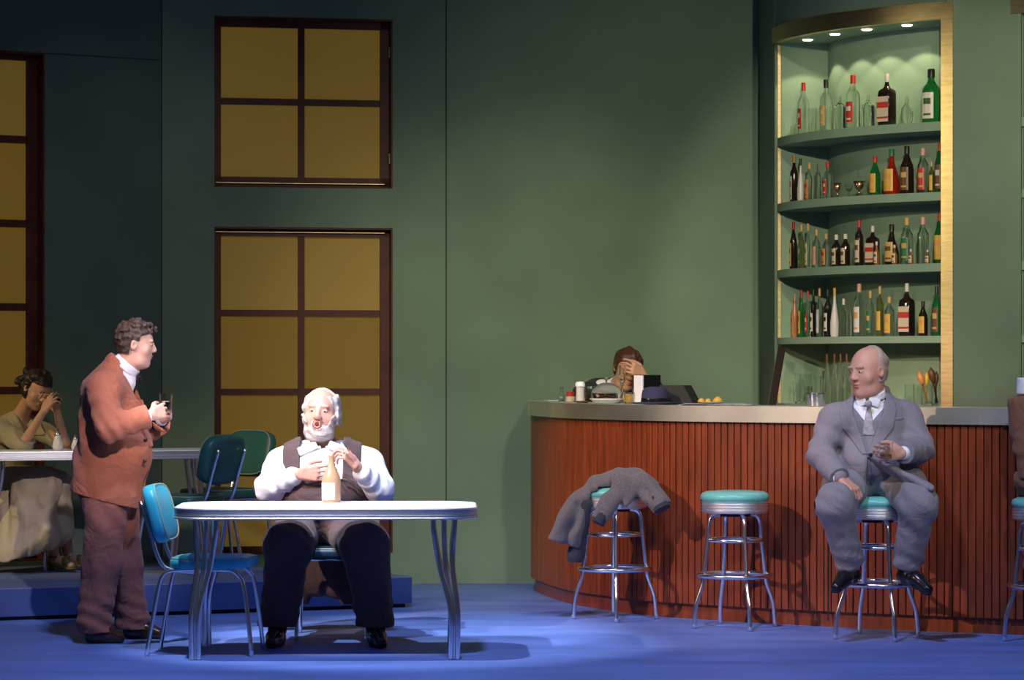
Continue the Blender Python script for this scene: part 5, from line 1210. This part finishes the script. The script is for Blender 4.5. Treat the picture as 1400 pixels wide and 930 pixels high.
    # front flap swung open over the left thigh
    fl = Field((1.90, 15.4, .68), (2.40, 16.2, 1.08), .005); 
    a_, c_ = P_(1192, 625, 15.83), P_(1271, 668, 15.66); fl.cap(a_, c_, .016, .026, .01, flat=(V(0, 1, 0), 3.2)); fl.cap(P_(1205, 636, 15.85), P_(1262, 668, 15.72), .02, .04, .02, flat=(V(0, 1, 0), 2.5)); fl.wr(P_(1235, 650, 15.75), .12, (1, 0, .3), 60, .004)
    link_mesh('coat_front', fl.mesh('coat_front', org), gr, jo)
    for bx, by in ((1190, 622),): c = P_(bx, by, 15.80); f_ = Field(c-.03, c+.03, .003); f_.ell(c, (.011, .007, .011), None, 0); link_mesh('button', f_.mesh('button', org, 0), 'rubber', jo)
    def reg(x, y, z): return np.maximum(np.maximum(-.055-z, y-.0+np.where(z > .045, (z-.045)*.4, 0)), -1)
    hair_mesh(H, .004, .005, reg, 'hair', org, 'hair_grey', B, .003, 80, 4)
    face_bits(H, B, org, (0, 1, .05), 'hair_grey')
    for nm, a_, t_ in (('R', aR, toeR), ('L', aL, toeL)):
        d = nrm(t_-a_); r_ = np.cross(d, V(0, 0, 1)); up_ = nrm(np.cross(r_, d)); dd = nrm(d+.45*up_); r2 = nrm(np.cross(dd, V(0, 0, 1))); u2 = nrm(np.cross(r2, dd))
        bot = t_-u2*.030; shoe_pair(B, org, ((a_+V(0, 0, -.01), t_, (bot, u2)),), 'shoe_black')
    tumbler('whisky_glass', tuple(gl+V(0, 0, -.045)), .092, .034, .040, 'tumbler with a little whisky held by the man in grey', 'glass', drink='glass_amber', dh=.28)

# ============================================================ bartender
def bartender():
    P_ = lambda x, y, z=19.0: Wn(x, y, z)
    org = P_(862, 560); org[2] = 0
    T = frame((0, -1, 0), (0, 0, 1)); M['black_cloth'] = cloth('black_cloth', (0.012, 0.012, 0.014)); M['hair_brown'] = mat('slick_brown_hair', (0.06, 0.022, 0.010), .4, bump=.4, bscale=120, var=.2)
    H = Head(P_(858, 504, 18.90), (.22, -.86, -.45), (.22, -.40, .88), 1.03); neck = P_(845, 528, 19.0)
    shR, elR, wrR = P_(815, 532, 19.05), P_(797, 538, 19.0), P_(826, 541, 18.88)
    shL, elL, wrL = P_(892, 533, 19.05), P_(906, 556, 18.80), P_(880, 514, 18.76)
    hp = V(org[0], 19.12, .92); b = Field((.30, 18.4, -.01), (1.15, 19.45, 1.66), .0055)
    head_prims(b, H, 'shut', .004, neck, .055); b.ell(P_(850, 580, 19.02), (.17, .11, .2), None, .05); b.ell(V(org[0], 19.08, 1.08), (.15, .11, .15), None, .05); b.ell(hp, (.15, .11, .12), None, .05)
    for s_, e_, w_ in ((shR, elR, wrR), (shL, elL, wrL)): body_arm(b, s_, e_, w_, (.046, .038, .026))
    for x in (-.09, .09): k_ = V(org[0]+x, 19.1, .5); a_ = V(org[0]+x, 19.12, .10); b.cap(hp+V(x, 0, 0), k_, .08, .055, .03); b.cap(k_, a_, .052, .036, .02); foot(b, a_, a_+V(0, -.15, -.07))
    hand(b, wrL, V(-.62, -.35, .42), V(-.3, .8, -.2), -1, curls=((18, 40, 25), (22, 42, 28), (28, 44, 28), (32, 46, 28)), thumb=.3, sc=1.02)
    hand(b, wrR, V(.9, -.3, 0), V(0, 0, -1), 1, curls=((10, 20, 15),)*4, thumb=.2)
    B = link_mesh('person', b.mesh('person', org), 'skin_tan'); B.location = org; tag(B, 'bartender in black jacket and bow tie resting his head in his hand', 'person')
    s = Field((.35, 18.75, 1.0), (1.10, 19.35, 1.52), .0055)
    def torso(f, g): f.ell(P_(850, 578, 19.02), (.18+g, .12+g, .23+g), None, .05); f.cap(shR+V(.04, 0, 0), shL-V(.04, 0, 0), .07+g, .07+g, .05); f.cap(neck+V(0, 0, -.01), P_(850, 560, 19.03), .062+g, .11+g, .04); f.ell(V(org[0], 19.08, 1.08), (.17+g, .13+g, .2+g), None, .05)
    torso(s, -.006); s.cut(neck+V(0, 0, .03), (.1, -.5, 1)); 
    d = nrm(wrL-elL); s.cap(wrL-d*.07, wrL-d*.03, .036, .036, .01)
    so = link_mesh('shirt', s.mesh('shirt', org), 'shirt_white', B); shirt_collar(neck+V(.008, -.02, .012), frame((.15, -1, -.5), (.1, -.5, 1)), .068, org, so, h=.02)
    t = Field((.40, 18.8, .04), (1.1, 19.4, 1.05), .008); t.ell(hp, (.17, .14, .14), None, .03)
    for x in (-.09, .09): t.cap(hp+V(x, 0, 0), V(org[0]+x, 19.1, .5), .10, .085, .04); t.cap(V(org[0]+x, 19.1, .5), V(org[0]+x, 19.12, .07), .08, .075, .03)
    t.cut(V(0, 0, .06), (0, 0, -1)); link_mesh('trousers', t.mesh('trousers', org), 'black_cloth', B)
    j = Field((.28, 18.45, .78), (1.16, 19.45, 1.56), .006); torso(j, .014); j.cap(V(org[0], 19.08, 1.1), V(org[0], 19.1, .85), .16, .17, .05)
    ends = []
    for s_, e_, w_ in ((shR, elR, wrR), (shL, elL, wrL)): d = nrm(w_-e_); j.cap(s_, e_, .075, .062, .03); j.cap(e_, w_-d*.03, .062, .052, .02); ends.append((w_-d*.035, d)); j.wr(e_, .12, d, 80, .006, 1)
    cut_ends(j, ends); j.cut(V(0, 0, .80), (0, 0, -1)); j.cut(neck+V(0, .02, .02), (.0, -.5, 1))
    l = j.loc(V(org[0]-.04, 18.95, 1.10), T); up = np.clip(l[2], 0, 1); op = np.maximum(np.abs(l[0])-up*.36, -(l[1]+.08)); j.a = np.maximum(j.a, -op); link_mesh('jacket', j.mesh('jacket', org), 'black_cloth', B)
    c = neck+V(.022, -.085, -.028); k_ = Field(c-.07, c+.07, .0035); k_.ell(c, (.012, .01, .012), None, 0)
    for q in (-1, 1): k_.cap(c, c+V(q*.045, 0, q*.004), .006, .022, .004, flat=(V(0, 1, 0), .5))
    link_mesh('bow_tie', k_.mesh('bow_tie', org), 'black_cloth', B)
    def reg(x, y, z): return np.maximum(-.075-z, np.where(y > .02, .050-z+(y-.02)*.25, np.where(y > -.03, -.02-z, -1)))
    hair_mesh(H, .004, .010, reg, 'hair', org, 'hair_brown', B, .005, 75, 6, stretch=(2.2, .3, .6)); face_bits(H, B, org, (0, 1, -.4), 'hair_brown')
    sh = [(V(org[0]+x, 19.12, .09), V(org[0]+x, 18.96, .032), (V(0, 0, .003), (0, 0, 1))) for x in (-.09, .09)]; shoe_pair(B, org, sh, 'shoe_black', .007)

# ============================================================ woman at the rear table
def woman():
    P_ = lambda x, y, z=18.8: Wn(x, y, z)
    org = P_(15, 650); org[2] = .19
    M['beige'] = cloth('beige_linen', (0.33, 0.27, 0.18)); M['skirt'] = cloth('sand_skirt_cloth', (0.36, 0.29, 0.20)); M['hair_black'] = mat('dark_wavy_hair', (0.022, 0.012, 0.009), .5, bump=.5, bscale=90, var=.2)
    M['strap'] = mat('gold_black_leather', (0.12, 0.10, 0.02), .35)
    T = frame((.55, -.8, 0), (0, 0, 1)); H = Head(P_(50, 533, 18.62), (.62, -.62, -.50), (.45, -.25, .86), .98); neck = P_(30, 566, 18.72)
    shR, elR, wrR = P_(-2, 588, 18.66), P_(32, 607, 18.42), P_(60, 562, 18.38); shL, elL, wrL = P_(50, 586, 18.80), P_(88, 605, 18.52), P_(78, 562, 18.47)
    hp = P_(12, 654, 18.80); kR, kL = P_(62, 668, 18.42), P_(78, 664, 18.58); aR, aL = P_(75, 764, 18.50), P_(92, 762, 18.62)
    for a_ in (aR, aL): a_[2] = .19+.095
    toeR, toeL = aR+V(.12, -.09, -.055), aL+V(.13, -.05, -.055)
    b = Field((-3.55, 18.05, .17), (-2.60, 19.05, 1.60), .0052); head_prims(b, H, 'shut', 0, neck, .047)
    b.ell(P_(20, 600, 18.76), (.14, .11, .16), None, .05); b.ell(P_(14, 632, 18.8), (.13, .11, .12), None, .04); b.ell(hp, (.16, .15, .11), None, .05)
    for s_, e_, w_ in ((shR, elR, wrR), (shL, elL, wrL)): body_arm(b, s_, e_, w_, (.040, .034, .023))
    for h_, k_, a_ in ((hp+V(0, -.07, 0), kR, aR), (hp+V(.06, .05, 0), kL, aL)): b.cap(h_, k_, .075, .052, .04); b.cap(k_, a_, .05, .030, .02)
    foot(b, aR, toeR, .003); foot(b, aL, toeL, .003)
    hand(b, wrR, V(.5, -.1, .75), V(.6, .6, -.1), 1, curls=((20, 45, 35), (25, 48, 35), (30, 50, 35), (35, 50, 35)), thumb=.4, sc=.93); hand(b, wrL, V(-.35, -.15, .8), V(-.5, -.5, 0), -1, curls=((25, 45, 35),)*4, thumb=.4, sc=.93)
    B = link_mesh('person', b.mesh('person', org), 'skin_tan'); B.location = org; tag(B, 'woman in beige blouse and long skirt, head bowed over her glass at the rear table', 'person')
    s = Field((-3.62, 18.2, .70), (-2.65, 19.1, 1.42), .0055)
    s.ell(P_(20, 600, 18.76), (.165, .13, .17), None, .05); s.ell(P_(14, 634, 18.8), (.15, .13, .14), None, .05); s.cap(shR+V(.03, .02, 0), shL, .062, .060, .05); s.cap(neck, P_(22, 590, 18.75), .058, .10, .04)
    ends = []
    for q, (s_, e_, w_) in enumerate(((shR, elR, wrR), (shL, elL, wrL))): m_ = e_*.62+w_*.38; s.cap(s_, e_, .070, .062, .03); s.cap(e_, m_, .058, .055, .02); s.cap(m_-(m_-e_)*.2, m_, .060, .060, .006); ends.append((m_+nrm(m_-e_)*.01, m_-e_)); s.wr(e_, .13, nrm(w_-e_), 85, .006, q); s.wr((s_+e_)/2, .12, (1, 0, .3), 70, .006, q)
    cut_ends(s, ends, .09); s.wr(P_(25, 610, 18.62), .16, (1, 0, .2), 55, .006, 5); s.cut(neck+V(0, 0, -.0), (.4, -.4, 1)); s.cut(P_(10, 652), (0, 0, -1))
    l = s.loc(P_(38, 596, 18.64), T); s.a = np.maximum(s.a, -np.maximum(np.abs(l[0])-np.clip(l[2], 0, 1)*.4, -(l[1]+.06)))
    so = link_mesh('blouse', s.mesh('blouse', org), 'beige', B)
    up = np.clip(l[2], 0, 1); patch(s, .006, np.maximum(np.maximum(np.abs(np.abs(l[0])-up*.4-.03)-.03, -l[1]-.09), np.maximum(-l[2], l[2]-.16)), 'collar', org, 'beige', so)
    k = Field((-3.75, 18.0, .19), (-2.55, 19.1, .95), .007); k.ell(hp, (.17, .16, .12), None, .05)
    k.cap(hp+V(0, -.05, 0), kR, .13, .10, .06); k.cap(hp+V(.05, .05, 0), kL, .12, .095, .05)
    k.cap(kR+V(-.02, 0, -.03), P_(60, 735, 18.40), .085, .10, .05); k.cap(kL+V(.0, 0, -.03), P_(84, 728, 18.52), .075, .08, .04)
    k.cap(hp+V(.04, -.12, -.05), P_(8, 765, 18.40), .14, .16, .08); k.cap(kR+V(-.12, 0, 0), P_(36, 752, 18.38), .10, .13, .06)
    k.cut(P_(20, 764, 18.3), (.26, 0, -1)); k.folds(.016, .85, 2, (1, .3, 0)); k.cut(P_(10, 636), (0, 0, 1))
    link_mesh('skirt', k.mesh('skirt', org), 'skirt', B)
    def reg(x, y, z): return np.maximum(-.075-z, np.where(y > .01, .058-z+(y-.03)*.2, -1))
    def ex(f):
        rs = np.random.RandomState(8)
        for q in range(30): f.ell(H.p(rs.uniform(-.06, .06), rs.uniform(-.14, -.06), rs.uniform(-.06, .07)), H.r(.028, .026, .024), H.A, .01)
        for q in range(16): th = rs.rand()*3.14; f.ell(H.p(.085*math.cos(th), .0, .04+.085*math.sin(th)), H.r(.018, .03, .016), H.A, .01)
    hair_mesh(H, .0045, .012, reg, 'hair', org, 'hair_black', B, .006, 60, 9, ex); face_bits(H, B, org, (0, 1, -.5), 'hair_black')
    for a_, t_ in ((aR, toeR), (aL, toeL)):
        f = Field(np.minimum(a_, t_)-.1, np.maximum(a_, t_)+.1, .0045); d = nrm(V(t_[0]-a_[0], t_[1]-a_[1], 0)); hx = a_-d*.03
        f.cap(V(hx[0], hx[1], .235), V(hx[0]-d[0]*.005, hx[1]-d[1]*.005, .196), .024, .017, .005); f.cap(V(hx[0], hx[1], .238), t_+V(0, 0, -.018), .022, .036, .01, flat=(V(0, 0, 1), .4)); f.cap(a_*.35+t_*.65+V(0, 0, .008), a_*.25+t_*.75+V(0, 0, .004), .034, .033, .01)
        c = a_+V(0, 0, .0); l = f.loc(c, frame(d, (0, 0, 1))); ring_ = np.sqrt((np.sqrt(l[0]**2+l[1]**2)-.040)**2+(l[2]+.005)**2)-.0065; f.a = np.minimum(f.a, ring_); f.cut(V(0, 0, .191), (0, 0, -1))
        link_mesh('sandal', f.mesh('sandal', org), 'strap', B)
    g = P_(76, 544, 18.40); tumbler('tea_glass', tuple(g+V(.0, -.0, -.045)), .095, .030, .034, 'glass of dark drink raised by the woman in beige', 'glass', drink='glass_dark', dh=.5, rot=(0, .12, 0))

# ============================================================ person at the right edge
def edge_person():
    P_ = lambda x, y, z=15.88: Wn(x, y, z)
    org = P_(1436, 660); org[2] = 0; M['brown_check'] = cloth('brown_checked_wool', (0.20, 0.085, 0.05), stripe=(2, 700, .7))
    T = frame((-.3, .9, 0), (0, 0, 1)); H = Head(P_(1424, 484), (-.15, .95, 0), (0, 0, 1), 1.0); neck = P_(1412, 527)
    shL, elL, wrL = P_(1400, 552, 15.86), P_(1405, 612, 15.83), P_(1409, 664, 15.80); shR, elR, wrR = P_(1462, 552, 15.95), P_(1478, 600, 16.02), P_(1465, 610, 16.2)
    hp = P_(1436, 655); kL, kR = P_(1415, 680, 16.20), P_(1478, 680, 16.14); aL, aR = P_(1418, 775, 16.08), P_(1470, 775, 16.08)
    b = Field((2.55, 15.4, .25), (3.35, 16.5, 1.68), .0058); head_prims(b, H, 'shut', 0, neck, .055); b.ell(P_(1428, 580), (.17, .12, .2), None, .05); b.ell(P_(1434, 625), (.15, .13, .14), None, .05); b.ell(hp, (.16, .14, .11), None, .05)
    body_arm(b, shL, elL, wrL, (.048, .038, .027)); body_arm(b, shR, elR, wrR, (.048, .038, .027))
    for x, k_, a_ in ((-.08, kL, aL), (.08, kR, aR)): b.cap(hp+V(x, 0, 0), k_, .08, .055, .04); b.cap(k_, a_, .052, .036, .03); b.cap(a_, a_+V(0, .08, -.05), .034, .028, .02)
    hand(b, wrL, V(-.12, -.1, -1), V(.9, .3, 0), -1, curls=((12, 25, 15),)*4, thumb=.2); hand(b, wrR, V(-.5, .6, 0), V(0, .5, -.8), 1, curls=((25, 40, 25),)*4)
    B = link_mesh('person', b.mesh('person', org), 'skin_fair'); B.location = org; tag(B, 'person in brown jacket with white collar at the right edge of the bar', 'person')
    j = Field((2.50, 15.45, .78), (3.40, 16.4, 1.52), .0065); j.ell(P_(1428, 580), (.19, .14, .2), None, .05); j.ell(P_(1434, 628), (.17, .15, .16), None, .05); j.cap(shL+V(.04, 0, 0), shR-V(.04, 0, 0), .078, .078, .05); j.cap(neck, P_(1424, 570), .07, .12, .04)
    ends = []
    for s_, e_, w_ in ((shL, elL, wrL), (shR, elR, wrR)): d = nrm(w_-e_); j.cap(s_, e_, .090, .074, .03); j.cap(e_, w_-d*.03, .074, .055, .02); ends.append((w_-d*.035, d)); j.wr(e_, .14, d, 70, .007, 3)
    cut_ends(j, ends); j.cut(P_(1430, 534), (-.2, 0, 1)); j.cut(P_(1430, 676), (0, 0, -1)); link_mesh('jacket', j.mesh('jacket', org), 'brown_check', B)
    c = Field(neck-.18, neck+.18, .005); c.cap(neck+V(-.0, 0, -.04), neck+V(.0, 0, .05), .088, .085, 0); c.cut(neck+V(0, 0, .042), (0, 0, 1)); c.cut(neck+V(0, 0, -.05), (0, 0, -1)); l = c.loc(neck, T); c.a = np.maximum(c.a, -(np.sqrt(l[0]**2+l[1]**2)-.066)); link_mesh('collar', c.mesh('collar', org), 'shirt_white', B)
    t = Field((2.55, 15.6, .30), (3.38, 16.5, .98), .008); t.ell(hp, (.19, .17, .12), None, .03)
    for q, (x, k_, a_) in enumerate(((-.08, kL, aL), (.08, kR, aR))): trouser_leg(t, hp+V(x, 0, 0), k_, a_, (.10, .088, .075), q)
    t.cut(P_(1436, 645), (0, 0, 1)); link_mesh('trousers', t.mesh('trousers', org), 'brown_check', B)
    def reg(x, y, z): return np.maximum(-.08-z, np.where(y > .03, .05-z, -1))
    hair_mesh(H, .005, .012, reg, 'hair', org, 'hair_brown', B, .004, 60, 9); 
    for a_ in (aL, aR): shoe_pair(B, org, ((a_, a_+V(0, .13, -.06), (a_+V(0, .06, -.085), nrm(V(0, .35, 1)))),), 'shoe_black', .006)

# ============================================================ grey coat over the left stool
def coat():
    P_ = lambda x, y, z=17.2: Wn(x, y, z)
    org = V(.605, 17.2, 0); M['tweed'] = mat('grey_brown_tweed', (0.13, 0.115, 0.118), .95, bump=.3, bscale=230, var=.25, vscale=120, sheen=.2); M['coat_lining'] = cloth('dark_coat_lining', (0.025, 0.028, 0.04))
    def seat_out(f, g=0.0):
        X, Y, Z_ = f.ax[0][:, None, None]-.605, f.ax[1][None, :, None]-17.2, f.ax[2][None, None, :]
        f.a = np.maximum(f.a, -np.maximum(np.sqrt(X*X+Y*Y)-.199, np.abs(Z_-.42)-.3635)).astype(np.float32)
    f = Field((.10, 16.80, .36), (1.08, 17.62, 1.02), .005); yf = lambda q: (V(0, 1, 0), q)
    pts = [(764, 735, 17.05, .050), (776, 708, 17.06, .052), (792, 684, 17.10, .050), (815, 664, 17.14, .052), (842, 655, 17.16, .062), (868, 655, 17.16, .056), (890, 664, 17.12, .050)]
    for (x0, y0, z0, r0), (x1, y1, z1, r1) in zip(pts[:-1], pts[1:]): f.cap(P_(x0, y0, z0), P_(x1, y1, z1), r0, r1, .03, flat=yf(1.3 if x0 < 800 else 2.0))
    f.cap(P_(786, 700, 17.06), P_(758, 736, 17.04), .03, .028, .03, flat=yf(1.6)); f.cap(P_(790, 700, 17.08), P_(786, 742, 17.08), .045, .045, .03, flat=yf(1.4))
    f.cap(P_(852, 662, 17.02), P_(826, 698, 16.95), .060, .052, .03, flat=yf(.75)); f.cap(P_(826, 698, 16.95), P_(818, 712, 16.94), .052, .050, .01, flat=yf(.7)); f.cap(P_(868, 660, 17.02), P_(856, 690, 16.97), .045, .018, .03, flat=yf(.7))
    f.cap(P_(880, 662, 17.05), P_(903, 690, 16.99), .062, .064, .03); f.cap(P_(876, 660, 17.04), P_(884, 682, 17.0), .045, .02, .03)
    f.wr(P_(845, 660, 17.02), .24, (.75, 0, .65), 42, .012, 2); f.wr(P_(786, 712, 17.0), .22, (1, 0, -.35), 52, .012, 4); f.wr(P_(893, 672, 17.0), .12, (.6, 0, .8), 60, .008, 5); f.folds(.006, .8, 11)
    seat_out(f)
    # straight hems and sleeve ends
    def slab(p, n, R):
        p = np.asarray(p); n = nrm(n); sl, X, Y, Z_ = f.win(p-R-.12, p+R+.12); x, y, z = X-p[0], Y-p[1], Z_-p[2]; d = x*n[0]+y*n[1]+z*n[2]; rad = np.sqrt(np.maximum(x*x+y*y+z*z-d*d, 0)); f.a[sl] = np.maximum(f.a[sl], -np.maximum(-d, rad-R))
    slab(P_(768, 743, 17.05), (-.32, 0, -1), .16); slab(P_(818, 712, 16.94), (-.55, -.2, -.85), .075); slab(P_(906, 694, 16.98), (.55, -.2, -.82), .085)
    f.cap(P_(822, 706, 16.945), P_(810, 728, 16.93), .036, .04, .003, 's'); f.cap(P_(902, 688, 16.985), P_(912, 706, 16.96), .048, .055, .003, 's')
    o = link_mesh('overcoat', f.mesh('overcoat', org, 2), 'tweed'); o.location = org; tag(o, 'grey tweed overcoat draped over the left bar stool', 'coat')
    ln = Field((.22, 16.98, .34), (.58, 17.30, .82), .006); ln.cap(P_(800, 690, 17.08), P_(787, 760, 17.10), .05, .058, .02, flat=yf(.8)); ln.cut(P_(786, 774, 17.1), (.15, 0, -1)); seat_out(ln); ln.wr(P_(788, 735, 17.08), .2, (1, 0, 0), 70, .010, 3); link_mesh('lining', ln.mesh('lining', org), 'coat_lining', o)
    for nm, a_, b_, r_ in (('cuff_lining', (899, 682, 16.99), (906, 697, 16.965), .049), ('cuff_lining', (826, 700, 16.95), (817, 716, 16.935), .036)):
        a_, b_ = P_(*a_), P_(*b_); cu = Field(np.minimum(a_, b_)-.08, np.maximum(a_, b_)+.08, .004); cu.cap(a_, b_, r_, r_+.004, 0); cu.cut(b_, b_-a_); link_mesh(nm, cu.mesh(nm, org), 'coat_lining', o)
man_beard(); man_grey(); bartender(); woman(); edge_person(); coat()
